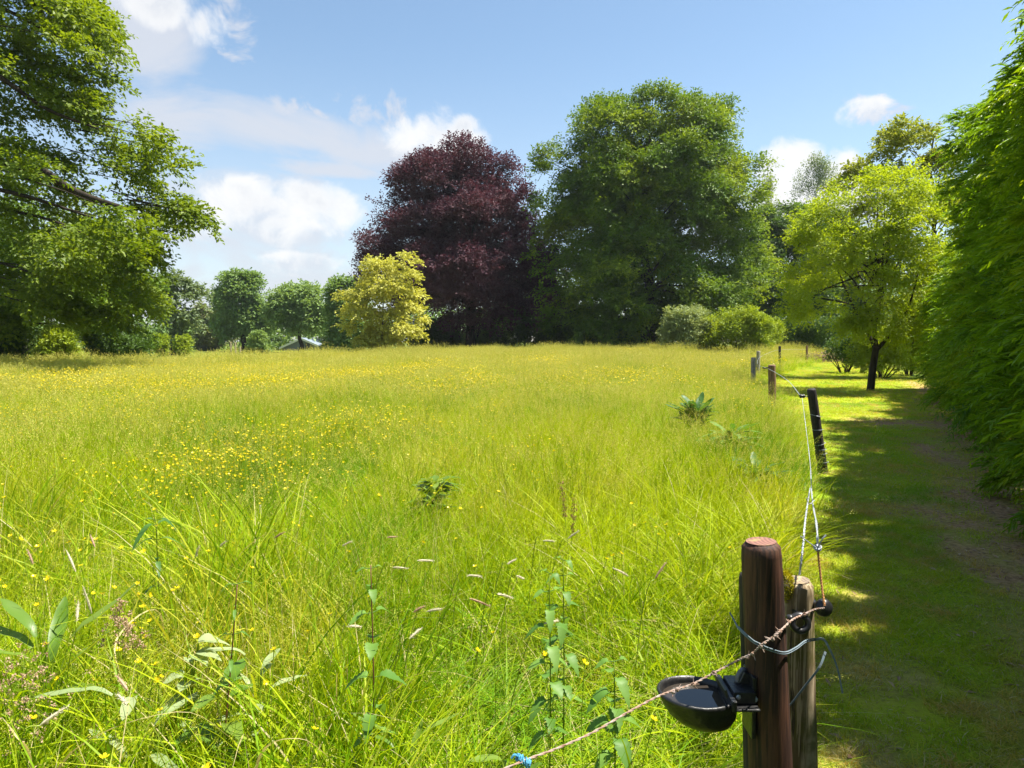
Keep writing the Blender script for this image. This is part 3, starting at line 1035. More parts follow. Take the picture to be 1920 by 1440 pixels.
def shrub(name, label, rows, D, mt, seed, n_lobes=24, size=.42, n_sprays=900, per=12, leaf=.16, spray=.5, cat='shrub', group=None, up=.5, **kw):
    """many-stemmed bush: stems and foliage"""
    r = np.random.default_rng(seed)
    cx = np.mean([(b + c) / 2 for _, b, c in rows])
    X = P(cx, 640, D).x
    gz = float(ground_z(X, D))
    root = thing(name, label, cat, (X, D, gz), group)
    lobes = lobes_from_rows(r, rows, D, n_lobes, size, .8, inset=spray * .7)
    lobes[:, 2] = np.maximum(lobes[:, 2], gz + lobes[:, 5] * .4)
    mb = MB()
    for k in r.choice(len(lobes), min(10, len(lobes)), replace=False):
        e = lobes[k, :3]
        s = np.array([X + (e[0] - X) * .2, D + (e[1] - D) * .2, gz - .05])
        pts = sm([s, (s + e) / 2 + r.normal(0, .05, 3), e], 6) - np.array(root.location)
        mb.tube(pts, np.linspace(.035, .012, len(pts)), 5, cap=False)
    mb.build('stems', M['bark_brown'], root)
    p, d, nn, s, v = leaves_on_lobes(r, lobes, n_sprays, per, leaf, spray, droop=kw.pop('droop', -.5), up_bias=up, **kw)
    p = p - np.array(root.location)
    p[:, 2] = np.maximum(p[:, 2], .02)
    vv, f = diamonds(p, d, nn, s, s * .5)
    obj('foliage', mesh('foliage', vv, [f], [mt], {'v': np.repeat(v, 4)}), root)
    return root


LM = {}
LM['big'] = leaf_mat('big_green_leaf', (0.060, 0.130, 0.010), (0.160, 0.255, 0.013), (0.27, 0.35, 0.016), trans=.38, scale=.22)
LM['left'] = leaf_mat('left_tree_leaf', (0.078, 0.145, 0.008), (0.235, 0.30, 0.014), trans=.48, tint=(1.35, 1.25, .4))
LM['leftdark'] = leaf_mat('left_dark_leaf', (0.075, 0.155, 0.012), (0.18, 0.275, 0.016), (0.25, 0.33, 0.018), trans=.42, scale=.3)
LM['purple'] = leaf_mat('purple_leaf', (0.050, 0.022, 0.036), (0.120, 0.053, 0.070), (0.140, 0.070, 0.080), trans=.24, tint=(1.4, .7, .75), rough=.65, spec=.2, scale=.25)
LM['far'] = leaf_mat('far_green_leaf', (0.135, 0.235, 0.065), (0.24, 0.35, 0.095), trans=.38)
LM['far2'] = leaf_mat('far_soft_leaf', (0.17, 0.27, 0.08), (0.27, 0.38, 0.12), trans=.40)
LM['olive'] = leaf_mat('olive_leaf', (0.136, 0.168, 0.063), (0.224, 0.240, 0.084), trans=.3)
LM['willow'] = leaf_mat('willow_leaf', (0.144, 0.208, 0.098), (0.224, 0.288, 0.135), trans=.35)
LM['maple'] = leaf_mat('gold_maple_leaf', (0.36, 0.36, 0.055), (0.62, 0.60, 0.125), trans=.40, tint=(1.15, 1.12, .6))
LM['yellow'] = leaf_mat('yellow_green_leaf', (0.19, 0.285, 0.010), (0.42, 0.49, 0.022), trans=.5, tint=(1.3, 1.2, .4))
LM['pale'] = leaf_mat('pale_yellow_leaf', (0.19, 0.24, 0.03), (0.36, 0.38, 0.055), trans=.4, tint=(1.2, 1.15, .5))
LM['shrub'] = leaf_mat('yellow_shrub_leaf', (0.208, 0.300, 0.016), (0.336, 0.405, 0.023), trans=.4)
LM['sage'] = leaf_mat('sage_leaf', (0.238, 0.301, 0.117), (0.350, 0.406, 0.169), trans=.3)
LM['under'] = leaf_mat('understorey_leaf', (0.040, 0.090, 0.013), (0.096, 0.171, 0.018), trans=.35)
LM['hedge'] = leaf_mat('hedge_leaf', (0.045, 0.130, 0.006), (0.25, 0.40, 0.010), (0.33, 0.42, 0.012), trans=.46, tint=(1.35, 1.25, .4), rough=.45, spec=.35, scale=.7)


def far_landscape():
    # row of trees closing the meadow on the left, far to near
    tree('thin_tree', 'thin open tree with sparse grey green crown beside the big dark left trees', 'tree',
         [(508, 305, 345), (540, 292, 390), (575, 290, 400), (615, 300, 385), (632, 308, 350)], 78, LM['willow'], M['bark_dark'], 21,
         n_lobes=46, size=.22, n_sprays=900, per=11, leaf=.34, spray=1.0, trunk=.34, trunk_px=322, limbs=22)
    tree('olive_tree', 'low dull olive tree standing between the thin tree and the round green tree', 'tree',
         [(566, 370, 420), (590, 350, 440), (630, 352, 440), (650, 375, 430)], 118, LM['olive'], M['bark_brown'], 22, n_lobes=30, n_sprays=1500, per=9, leaf=.5, spray=1.2, trunk=.3)
    tree('round_green_tree', 'round dense green tree, taller of the far pair beyond the meadow', 'tree',
         [(511, 430, 485), (522, 412, 502), (560, 402, 510), (610, 404, 512), (645, 420, 505)], 108, LM['far'], M['bark_dark'], 23, n_lobes=90, size=.24, n_sprays=3400, per=12, leaf=.40, spray=1.5, trunk=.5)
    tree('spreading_green_tree', 'spreading soft green tree in front of the small gabled house', 'tree',
         [(527, 535, 580), (545, 516, 600), (575, 500, 618), (598, 498, 622), (612, 520, 605)], 102, LM['far2'], M['bark_dark'], 24, n_lobes=90, size=.22, n_sprays=2600, per=12, leaf=.38, spray=1.5, trunk=.36, trunk_px=564)
    tree('grey_green_tree', 'bluish green tree half hidden behind the golden maple', 'tree',
         [(521, 625, 665), (540, 612, 690), (600, 612, 700), (655, 618, 700)], 92, LM['far'], M['bark_dark'], 25, n_lobes=60, size=.24, n_sprays=2400, per=12, leaf=.36, spray=1.4, trunk=.4)
    shrub('field_shrub', 'yellow green bush left of the thin tree trunk', [(628, 292, 312), (645, 286, 318), (664, 286, 320)], 72, LM['shrub'], 31, n_lobes=12, n_sprays=420, leaf=.24, spray=.6)
    shrub('field_shrub', 'yellow green bush right of the thin tree trunk', [(628, 332, 352), (645, 328, 362), (664, 328, 364)], 72, LM['shrub'], 32, n_lobes=12, n_sprays=420, leaf=.24, spray=.6)
    shrub('pointed_shrub', 'pointed mid green bush between the two far round trees', [(622, 478, 494), (640, 464, 505), (662, 458, 512)], 90, LM['far2'], 33, n_lobes=16, n_sprays=600, leaf=.3, spray=.7)
    shrub('field_shrub', 'small pale bush right of the gabled house', [(636, 606, 616), (650, 598, 626), (662, 598, 628)], 92, LM['sage'], 34, n_lobes=10, n_sprays=300, leaf=.26, spray=.6)
    # a wood far behind, one mass
    r = np.random.default_rng(40)
    lobes = []
    for i in range(230):
        px = r.uniform(-300, 2300)
        D = r.uniform(135, 175)
        q = P(px, 640, D)
        h = r.uniform(3, 8) if px < 760 else r.uniform(8, 17)
        if 300 < px < 640: h = r.uniform(3, 8); D = r.uniform(128, 150); q = P(px, 640, D)
        rr = r.uniform(2.5, 4.5)
        lobes.append((q.x, D, max(h - rr, .8), rr, rr, rr * .9))
    lobes = np.array(lobes)
    p, d, nn, s, v = leaves_on_lobes(r, lobes, 9000, 8, .8, 1.8)
    p[:, 2] = np.maximum(p[:, 2], .05)
    vv, f = diamonds(p, d, nn, s, s * .6)
    tag(obj('distant_woodland', mesh('distant_woodland', vv, [f], [LM['far']], {'v': np.repeat(v, 4)})), 'low dark wood far beyond the meadow behind all trees', 'woodland', kind='stuff')


def gable_house():
    c = P(566, 650, 122)
    root = thing('gabled_house', 'small grey gabled house with blue grey roof seen under the far trees', 'house', (c.x, 122, 0))
    wall, roof, white = plain('grey_render', (0.17, 0.20, 0.26), .8), plain('slate_roof', (0.20, 0.24, 0.30), .6, scale=3), plain('white_board', (0.75, 0.75, 0.75), .6)
    dark = plain('window_dark', (0.03, 0.035, 0.045), .15)
    s = 122 / F
    hw, e, rdg, ln = 36 * s, 3 * s * 0 + .8, 2.15, 9.0
    wb = MB()
    v = [(-hw, 0, -.3), (hw, 0, -.3), (hw, 0, e), (0, 0, rdg), (-hw, 0, e)]
    v += [(x, ln, z) for x, y, z in v]
    wb.add(v, [np.array([[0, 1, 2, 3, 4], [9, 8, 7, 6, 5]]), np.array([[1, 6, 7, 2], [0, 4, 9, 5]])])
    w = wb.build('wall', wall, root)
    for nm, sx in (('roof', -1), ('roof', 1)):
        rb = MB()
        a, b = np.array([0, -.4, rdg + .02]), np.array([sx * (hw + .5), -.4, e - .35])
        th = np.array([0, 0, .14]); bk = np.array([0, ln + .8, 0])
        v = [a, b, b + bk, a + bk, a + th, b + th, b + bk + th, a + bk + th]
        rb.add(v, np.array([[0, 1, 2, 3], [7, 6, 5, 4], [0, 4, 5, 1], [1, 5, 6, 2], [2, 6, 7, 3], [3, 7, 4, 0]]))
        rf = rb.build(nm, roof, root)
        bb = MB()
        dn = np.array([0, 0, -.22]); f0 = np.array([0, -.05, 0])
        v = [a + f0 + th, b + f0 + th, b + f0 + dn, a + f0 + dn, a + th - f0 * .2, b + th - f0 * .2, b + dn - f0 * .2, a + dn - f0 * .2]
        bb.add(v, np.array([[0, 1, 2, 3], [7, 6, 5, 4], [0, 4, 5, 1], [1, 5, 6, 2], [2, 6, 7, 3], [3, 7, 4, 0]]))
        bb.build('bargeboard', white, rf)
    gb = MB()
    gb.add([(.6, -.03, .3), (1.8, -.03, .3), (1.8, -.03, 1.3), (.6, -.03, 1.3), (.6, .02, .3), (1.8, .02, .3), (1.8, .02, 1.3), (.6, .02, 1.3)],
           np.array([[0, 1, 2, 3], [0, 4, 5, 1], [1, 5, 6, 2], [2, 6, 7, 3], [3, 7, 4, 0]]))
    gb.build('window', dark, root)


def big_trees():
    # copper beech
    tree('copper_beech', 'large dark purple copper beech with spreading crown at the meadow edge', 'tree',
         [(270, 862, 892), (290, 805, 930), (310, 752, 962), (335, 726, 985), (365, 705, 1000), (400, 692, 1010), (450, 682, 1045), (490, 655, 1066), (540, 672, 1078), (585, 720, 1080), (612, 780, 1070)],
         72, LM['purple'], M['bark_dark'], 51, n_lobes=125, size=.22, n_sprays=17000, per=17, leaf=.23, spray=1.25, trunk=.55, trunk_px=883, limbs=34, depth=.8, trunk_fork=.22, core=True, droop=-.15, outer=.90, up_bias=1.15)
    # huge green tree
    tree('giant_green_tree', 'huge rounded green tree, tallest in view, right of the copper beech', 'tree',
         [(190, 1180, 1330), (202, 1105, 1375), (230, 1072, 1402), (262, 1046, 1420), (300, 1005, 1425), (340, 992, 1440), (400, 992, 1425), (470, 992, 1425), (540, 1000, 1450), (590, 1010, 1450), (640, 1030, 1330)],
         66, LM['big'], M['bark_dark'], 152, n_lobes=200, size=.20, n_sprays=20000, per=17, leaf=.25, spray=1.25, trunk=.65, trunk_px=1215, limbs=40, depth=.75, trunk_fork=.15, core=True, droop=.10, outer=.90, up_bias=1.15)
    # wood right of it
    tree('wood_edge_tree', 'shaded green tree filling the gap right of the huge tree', 'tree',
         [(392, 1395, 1480), (430, 1370, 1545), (500, 1350, 1570), (560, 1350, 1580), (640, 1380, 1560)], 78, LM['under'], M['bark_dark'], 53,
         n_lobes=120, size=.28, n_sprays=8000, per=13, leaf=.30, spray=1.1, trunk=.4, limbs=16)
    tree('wood_edge_tree', 'mid green tree top showing above the bushes behind the last fence posts', 'tree',
         [(380, 1440, 1500), (410, 1420, 1600), (470, 1440, 1640), (560, 1500, 1660), (640, 1500, 1660)], 84, LM['big'], M['bark_dark'], 54,
         n_lobes=90, size=.28, n_sprays=6000, per=12, leaf=.32, spray=1.1, trunk=.4, limbs=14)
    # feathery poplars behind
    for k, (px, py, w, lab) in enumerate(((1530, 298, 52, 'feathery grey green tree top, taller one above the yellow tree'),
                                          (1442, 340, 22, 'small feathery pale tree top against the cloud by the huge tree'))):
        tree('feathery_tree', lab, 'tree', [(py, px - w * .3, px + w * .3), (py + 40, px - w * .75, px + w * .8), (py + 90, px - w, px + w), (py + 200, px - w, px + w)],
             110, LM['willow'], M['bark_grey'], 55 + k, n_lobes=46, size=.34, n_sprays=1500, per=9, leaf=.34, spray=1.5, trunk=.3, limbs=22, droop=-.7, wr=.35, squash=1.4)
    tree('golden_maple', 'small golden yellow maple in front of the copper beech', 'tree',
         [(474, 735, 780), (482, 690, 785), (510, 668, 803), (540, 650, 775), (560, 632, 800), (600, 640, 806), (630, 650, 800), (655, 665, 785)],
         54, LM['maple'], M['bark_grey'], 57, tiers=[(762, 488, 20), (742, 500, 18), (700, 497, 20), (716, 515, 34), (762, 520, 28), (682, 532, 24), (740, 545, 40), (660, 556, 22), (700, 560, 36), (782, 556, 16), (760, 578, 34), (650, 582, 18), (690, 590, 38), (735, 600, 40), (786, 600, 18), (660, 612, 22), (712, 622, 38), (765, 622, 30), (690, 640, 26), (740, 642, 30), (784, 628, 14)], n_sprays=1500, per=14, leaf=.22, spray=.55, trunk=.12, trunk_px=715, limbs=24)
    # understorey at the foot of the big trees
    for k, (x0, x1, y0, D) in enumerate(((765, 865, 604, 78), (840, 985, 585, 80), (915, 1085, 570, 76), (1020, 1170, 580, 72), (1130, 1270, 590, 70))):
        shrub('understorey_bush', ['dark bush left of the copper beech trunk', 'lighter green bush seen through the gap right of the copper beech trunk',
                                   'dark bush between the copper beech and the huge green tree', 'dark bush under the left half of the huge green tree',
                                   'dark bush under the huge green tree beside the sage shrub'][k],
              [(y0, x0 + 20, x1 - 20), (y0 + 20, x0, x1), (660, x0, x1)], D, LM['far'] if k == 1 else LM['under'], 60 + k, n_lobes=34, n_sprays=2300, per=12, leaf=.28, spray=.7)
    shrub('sage_shrub', 'grey green sage coloured shrub in front of the huge tree', [(580, 1258, 1310), (592, 1240, 1335), (620, 1234, 1345), (650, 1236, 1340)], 50, LM['sage'], 70, n_lobes=46, size=.28, n_sprays=1900, per=12, leaf=.16, spray=.5)
    shrub('lime_shrub', 'bright lime green shrub right of the sage coloured shrub', [(582, 1350, 1400), (594, 1322, 1440), (615, 1308, 1465), (650, 1310, 1470)], 49, LM['shrub'], 71, n_lobes=60, size=.24, n_sprays=2600, per=12, leaf=.16, spray=.55)
    shrub('dark_bush', 'dark low bush behind the end of the grass path', [(596, 1470, 1545), (610, 1445, 1580), (650, 1440, 1585)], 56, LM['under'], 72, n_lobes=34, n_sprays=1500, per=12, leaf=.20, spray=.6)
    shrub('path_side_bush', 'green bush behind the yellow tree trunk at the path end', [(615, 1620, 1690), (640, 1592, 1705), (690, 1588, 1712)], 30, LM['shrub'], 73, n_lobes=34, n_sprays=1700, per=12, leaf=.11, spray=.4)
    shrub('path_side_bush', 'shaded bush between the brushwood heap and the yellow tree trunk', [(625, 1555, 1610), (645, 1545, 1625), (680, 1548, 1625)], 35, LM['under'], 74, n_lobes=20, n_sprays=900, per=12, leaf=.12, spray=.4)
    shrub('path_side_bush', 'bright bush filling the gap between yellow tree and hedge', [(560, 1680, 1740), (600, 1668, 1745), (660, 1668, 1742), (690, 1675, 1735)], 33, LM['yellow'], 75, n_lobes=30, n_sprays=1400, per=12, leaf=.13, spray=.45)
    # yellow tree on the path
    D = 22.6
    r = np.random.default_rng(80)
    b = GP(1632, 733)
    root = thing('yellow_leaved_tree', 'young yellow green tree with forked dark trunk standing on the grass path', 'tree', b)
    rows = [(322, 1640, 1720), (345, 1590, 1745), (385, 1530, 1765), (420, 1480, 1775), (470, 1488, 1775), (520, 1482, 1770), (570, 1475, 1755), (605, 1510, 1735), (632, 1600, 1700)]
    lobes = lobes_from_rows(r, rows, D, 120, .175, .8, squash=.45, fill=.45)
    o = np.array(b)
    mb = MB()
    fork = np.array(P(1643, 650, D))
    mb.tube(sm([b - Vector((0, 0, .1)), P(1637, 690, D), P(1643, 650, D)], 12) - o, np.linspace(.125, .10, 13)[:len(sm([b, b, b], 12))], 12, wobble=.06)
    for pts, r0 in (([P(1643, 652, D), P(1641, 610, D), P(1660, 520, D + .2), P(1670, 400, D)], .085), ([P(1645, 655, D), P(1668, 628, D - .2), P(1700, 585, D - .4), P(1725, 500, D - .3)], .07),
                    ([P(1642, 655, D), P(1626, 622, D + .3), P(1598, 570, D + .6), P(1560, 480, D + .8)], .07), ([P(1640, 615, D), P(1610, 540, D - .5), P(1575, 500, D - 1.0)], .05),
                    ([P(1655, 540, D), P(1700, 470, D + .5), P(1740, 420, D + .6)], .04), ([P(1598, 570, D + .6), P(1545, 560, D + .2), P(1505, 555, D)], .035)):
        c = sm(pts, 15)
        mb.tube(c - o, np.linspace(r0, r0 * .25, len(c)), 8, cap=False, wobble=.05)
    for k in r.choice(len(lobes), 34, replace=False):
        e = lobes[k, :3]
        s = np.array(P(1650, 560, D)) * .5 + np.array(P(1655, 470, D)) * .5 + r.normal(0, .35, 3)
        c = sm([s, (s + e) / 2 + np.array([0, 0, .15]), e], 8)
        mb.tube(c - o, np.linspace(.028, .006, len(c)), 5, cap=False)
    mb.build('trunk', M['bark_dark'], root, smooth=True)
    crown_object(root, r, lobes, LM['yellow'], 3500, 17, .085, .48, axis=np.array([b.x, b.y, 3.5]))
    # taller pale tree behind
    D = 31
    r = np.random.default_rng(81)
    X = P(1755, 640, D).x
    root = thing('tall_yellow_tree', 'taller open yellow tree behind the hedge with branches against the sky', 'tree', (X, D, 0))
    lobes = lobes_from_rows(r, [(300, 1690, 1790), (340, 1640, 1800), (390, 1590, 1810), (450, 1580, 1810), (560, 1640, 1800)], D, 46, .25, .8)
    extra = []
    for px, py, w in ((1672, 262, 24), (1690, 246, 20), (1660, 290, 22), (1700, 275, 24), (1730, 250, 16), (1742, 262, 16), (1612, 322, 22), (1600, 335, 20), (1640, 340, 30), (1575, 352, 16)):
        q = P(px, py, D + r.uniform(-1, 1)); w = w * D / F
        extra.append((q.x, q.y, q.z, w, w, w * .6))
    lobes = np.vstack([lobes, extra])
    trunk_object(root, r, (X, D, 0), P(1750, 260, D), .2, M['bark_dark'], lobes, 40, fork=.3)
    crown_object(root, r, lobes, LM['pale'], 2400, 12, .15, .5, axis=np.array([X, D, 5.0]))


def left_trees():
    # the big near tree whose limbs reach into the frame
    D = 30.0
    K = D / 17.0
    r = np.random.default_rng(90)
    root = thing('overhanging_tree', 'big broadleaf tree whose layered branches reach into the sky at upper left', 'tree', (P(-330, 640, D).x, D, 0))
    o = np.array(root.location)
    mb = MB()
    tx = root.location.x
    mb.tube(sm([(tx, D, -.2), (tx + .1, D, 5.0), (tx - .1, D + .2, 11), (tx + .2, D, 18), (tx, D, 24)], 16) - o, np.linspace(.8, .2, 17)[:len(sm([(0, 0, 0)] * 5, 16))], 14, wobble=.07)
    limbs = [
        ([P(-330, 420, D), P(-120, 230, D - 1), P(0, 268, D - 1.5), P(62, 318, D - 1.5), P(110, 345, D - 1.5), P(150, 345, D - 1.4), P(215, 385, D - 1.2), P(290, 410, D - 1)], .25),
        ([P(-330, 300, D), P(-80, 130, D), P(62, 178, D - .5), P(105, 200, D - .5), P(165, 243, D - .4), P(240, 270, D)], .11),
        ([P(-330, 480, D), P(-60, 350, D + .5), P(40, 372, D), P(140, 395, D), P(230, 425, D)], .10),
        ([P(-330, 520, D), P(-60, 410, D + 1), P(60, 415, D + 1), P(155, 428, D + .6), P(260, 470, D)], .08),
        ([P(-330, 200, D), P(-100, 20, D - .5), P(60, 60, D - .5), P(170, 110, D)], .11),
        ([P(-330, 100, D), P(-150, -140, D - .5), P(20, -80, D - .5), P(150, 20, D)], .10),
        ([P(-330, 100, D), P(-250, -200, D), P(-60, -200, D), P(100, -80, D)], .09),
        ([P(-330, 560, D), P(-80, 490, D + .5), P(60, 500, D + .3), P(180, 540, D)], .07),
        ([P(-330, 200, D), P(-560, 50, D), P(-800, 100, D)], .12), ([P(-330, 350, D), P(-600, 300, D + 1), P(-850, 380, D + 1)], .12),
    ]
    for pts, r0 in limbs:
        c = sm(pts, 30)
        c[:, 1] -= 4.2 * sstep(np.linspace(0, 1, len(c)), 0, .35) * (1 - .5 * np.linspace(0, 1, len(c)))
        mb.tube(c - o, np.linspace(r0 * K, r0 * K * .2, len(c)), 9, cap=False, wobble=.05)
    # layered sprays: flat lobes strung along descending twigs that fill the silhouette
    edge_y = [-320, -200, 0, 40, 90, 130, 160, 200, 230, 265, 300, 330, 362, 385, 408, 425, 445, 470, 500, 540, 580, 610]
    edge_x = [5, 105, 188, 196, 210, 190, 216, 232, 284, 318, 335, 333, 318, 360, 374, 328, 302, 298, 284, 270, 255, 215]
    lobes = []
    for i in range(205):
        py = r.uniform(-320, 590)
        ex = np.interp(py, edge_y, edge_x)
        px = ex - 18 - abs(r.normal(0, 1)) * 175 if r.uniform() < .72 else r.uniform(-900, ex - 30)
        dpt = D + r.normal(0, 2.4) - .8
        q = P(px, py, dpt)
        rx = r.uniform(.40, .95) * K
        lobes.append((q.x, q.y, q.z, rx, rx, rx * .20))
    for px, py in ((370, 402), (352, 385), (330, 392), (384, 408), (345, 412), (340, 318), (350, 300), (318, 285), (300, 240), (222, 150), (215, 85), (205, 30), (290, 470), (310, 440), (300, 500)):
        q = P(px - 12, py, D - .8 + r.normal(0, .3)); lobes.append((q.x, q.y, q.z, .30 * K, .30 * K, .12 * K))
    lobes = np.array(lobes)
    for k in range(len(lobes)):
        if r.uniform() < .75:
            e = lobes[k, :3]
            L = r.uniform(.8, 1.9) * K
            s = e + np.array([-L, r.normal(0, .3), L * r.uniform(.12, .45)])
            c = sm([s, (s + e) / 2 + np.array([0, 0, .08]), e], 6)
            mb.tube(c - o, np.linspace(.028, .008, len(c)), 4, cap=False)
    mb.build('trunk', M['bark_dark'], root, smooth=True)
    crown_object(root, r, lobes, LM['left'], 8200, 20, .185, .44 * K, shear=.45, axis=np.array([tx, D, 12.0]), droop=.42, outer=.55, flat=.9)
    # darker trees behind it, down to the meadow
    tree('dark_left_tree', 'dark dense tree at far left behind the overhanging branches', 'tree',
         [(380, -150, 180), (440, -160, 215), (520, -170, 225), (590, -160, 215), (640, -150, 170)], 39, LM['leftdark'], M['bark_dark'], 91, n_lobes=110, size=.24, n_sprays=6500, per=14, leaf=.17, spray=.75, trunk=.34, trunk_px=38, limbs=24)
    tree('drooping_left_tree', 'green tree with drooping boughs right of the dark left tree', 'tree',
         [(410, 140, 250), (460, 120, 300), (520, 110, 312), (570, 120, 305), (620, 140, 292), (648, 160, 285)], 45, LM['leftdark'], M['bark_dark'], 92, n_lobes=90, size=.26, n_sprays=5000, per=14, leaf=.19, spray=.85, trunk=.3, trunk_px=190, limbs=22, droop=.6)
    shrub('bright_corner_shrub', 'bright yellow green bush at the meadow edge under the dark left trees', [(614, 100, 112), (630, 82, 142), (650, 72, 155), (672, 66, 160)], 36.5, LM['shrub'], 93, n_lobes=26, size=.34, n_sprays=1100, per=12, leaf=.15, spray=.42)
    shrub('shade_bush', 'dark bush at the far left edge under the trees', [(630, -60, 50), (650, -80, 70), (672, -80, 70)], 38.5, LM['under'], 94, n_lobes=22, n_sprays=900, per=12, leaf=.16, spray=.5)
    shrub('shade_bush', 'dark bush under the drooping boughs near the bright corner bush', [(630, 175, 280), (650, 165, 292), (668, 165, 292)], 43, LM['under'], 95, n_lobes=22, n_sprays=900, per=12, leaf=.17, spray=.5)


# ------------------------------------------------------------------ hedge
def hedge(name, label, s0, s1, h, seed, dens, s_near=None, thick=2.2):
    r = np.random.default_rng(seed)
    b = H0 + HD * s0
    root = thing(name, label, 'hedge', (b[0], b[1], 0))
    o = np.array(root.location)
    HN3, HD3 = np.array([*HN, 0]), np.array([*HD, 0])

    def bulge(s, z):
        return .26 * wob(s, z, 2.6) + .24 * wob(s + 7, z + 3, 1.0) + .12 * np.sin(z * 1.1 + .4) - .22 - .30 * sstep(z, h - 1.4, h) + .5 * sstep(s, 7.5, 9.8) * sstep(z, 3.2, 4.6) * (s < 10.4) - .25 * sstep(z, .8, 0)

    def hs(s):
        return np.interp(s, [-3, 0, 9.6], [4.95, 4.95, 6.0]) / 6.0 if h > 5 else np.ones_like(np.asarray(s, float))

    def place(s, z, depth):
        z = z * hs(s)
        return np.array([H0[0], H0[1], 0]) + HD3 * s[:, None] + HN3 * (bulge(s, z) - depth)[:, None] + np.array([0, 0, 1.0]) * z[:, None]
    # stems
    mb = MB()
    for s in np.arange(s0 + .3, s1, .55):
        q = np.array([H0[0], H0[1], 0]) + HD3 * (s + r.normal(0, .1)) - HN3 * (thick * .5 + r.normal(0, .15))
        c = sm([q - [0, 0, .1], q + [r.normal(0, .1), r.normal(0, .1), h * .5 * hs(s)], q + [r.normal(0, .2), r.normal(0, .2), h * .92 * hs(s)]], 8)
        mb.tube(c - o, np.linspace(.06, .015, len(c)), 6, cap=False)
        for _ in range(26):
            z = r.uniform(.3, h * .9)
            e = place(np.array([s + r.normal(0, .4)]), np.array([z + .35]), np.array([.12]))[0]
            st = q + np.array([0, 0, z * hs(s)])
            c = sm([st, (st + e) / 2 + np.array([0, 0, .1]), e], 5)
            mb.tube(c - o, np.linspace(.014, .004, len(c)), 4, cap=False)
    mb.build('stems', M['bark_brown'], root)
    # sprays
    S, Z, DP, OUT, DN = [], [], [], [], []
    L = s1 - s0
    near = s0 if s_near is None else s_near

    def face(n, a0, a1, dmin, dmax):
        s = r.uniform(a0, a1, n); z = r.uniform(.05, h, n); dp = r.uniform(dmin, dmax, n)
        S.append(s); Z.append(z); DP.append(dp); OUT.append(np.tile(HN3, (n, 1)))
    n1 = int(dens * (s1 - near) * h)
    face(n1, near, s1, -.10, .26); face(int(n1 * .6), near, s1, .2, .6); face(int(n1 * .8), near, s1, .6, 1.3)
    if near > s0:
        n2 = int(dens * 1.1 * (near - s0) * h)
        face(n2, s0, near, -.05, .3); face(n2, s0, near, .3, 1.2)
    # top, back and the far end
    n3 = int(dens * .5 * L * thick)
    s = r.uniform(s0, s1, n3); S.append(s); Z.append(h + .12 * wob(s, s * 0, 1.3) - .25 * r.uniform(0, 1, n3) ** 2); DP.append(r.uniform(.2, thick, n3)); OUT.append(np.tile(np.array([0, 0, 1.0]) + .25 * HN3, (n3, 1)))
    n4 = int(dens * .22 * L * h)
    s = r.uniform(s0, s1, n4); S.append(s); Z.append(r.uniform(.1, h, n4)); DP.append(thick + r.uniform(-.6, .1, n4)); OUT.append(np.tile(-HN3, (n4, 1)))
    n5 = int(dens * 1.2 * thick * h)
    s = s1 - np.abs(r.normal(0, .22, n5)); S.append(s); Z.append(r.uniform(.1, h, n5)); DP.append(r.uniform(0, thick, n5)); OUT.append(np.tile(HD3 * .8 + HN3 * .4, (n5, 1)))
    S, Z, DP, OUT = map(np.concatenate, (S, Z, DP, OUT))
    keep = (wob(S * 1.0 + 3, Z * 1.5, .75) + .5 * r.normal(0, 1, len(S)) > -.42) | (DP > .3)
    S, Z, DP, OUT = S[keep], Z[keep], DP[keep], OUT[keep]
    # every cluster is a bough end: a fan of leafy sprays that leave one point and arch over
    base = place(S, Z, DP + .22)
    fan = 9
    base = np.repeat(base, fan, 0); OUT = np.repeat(OUT, fan, 0); S = np.repeat(S, fan); Z = np.repeat(Z, fan)
    n = len(base)
    clump = .5 + .5 * wob(S, Z, .8)
    ax = unit(OUT * 1.0 + np.array([0, 0, .50]) + np.repeat(r.normal(0, .38, (n // fan, 3)), fan, 0) + r.normal(0, .34, (n, 3)))
    base = base + ax * r.uniform(.02, .16, n)[:, None]
    ln = r.uniform(.22, .45, n)
    per = 17
    t = np.tile(np.linspace(.08, 1, per), (n, 1)) + r.uniform(-.03, .03, (n, per))
    pos = base[:, None] + ax[:, None] * (ln[:, None] * t)[..., None]
    pos[..., 2] -= (ln[:, None] * .42) * t ** 2.2
    tan = ax[:, None] + np.zeros((n, per, 3)); tan[..., 2] -= .42 * 2.2 * t ** 1.2
    tan = unit(tan)
    side = unit(np.cross(ax, np.array([0, 0, 1.0]) + r.normal(0, .2, (n, 3))))
    sg = np.where(np.arange(per) % 2 == 0, 1.0, -1.0)[None, :] * np.ones((n, 1))
    ld = unit(tan * .85 + side[:, None] * (sg * .75)[..., None] + np.array([0, 0, -.10]) + r.normal(0, .20, (n, per, 3)))
    nrm = unit(np.cross(side, ax)[:, None] + r.normal(0, .3, (n, per, 3)))
    size = .108 * (1.05 - .45 * np.abs(t - .45)) * r.uniform(.7, 1.25, (n, per)) * r.uniform(.7, 1.25, (n, 1))
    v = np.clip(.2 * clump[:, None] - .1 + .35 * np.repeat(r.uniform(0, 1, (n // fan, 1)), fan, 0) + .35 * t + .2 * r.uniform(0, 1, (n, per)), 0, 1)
    pos = pos - o
    vv, f = diamonds(pos.reshape(-1, 3), ld.reshape(-1, 3), nrm.reshape(-1, 3), size.ravel(), size.ravel() * .27, fold=.22)
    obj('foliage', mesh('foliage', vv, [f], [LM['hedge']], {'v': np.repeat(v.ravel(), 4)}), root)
    print(name, n * per)


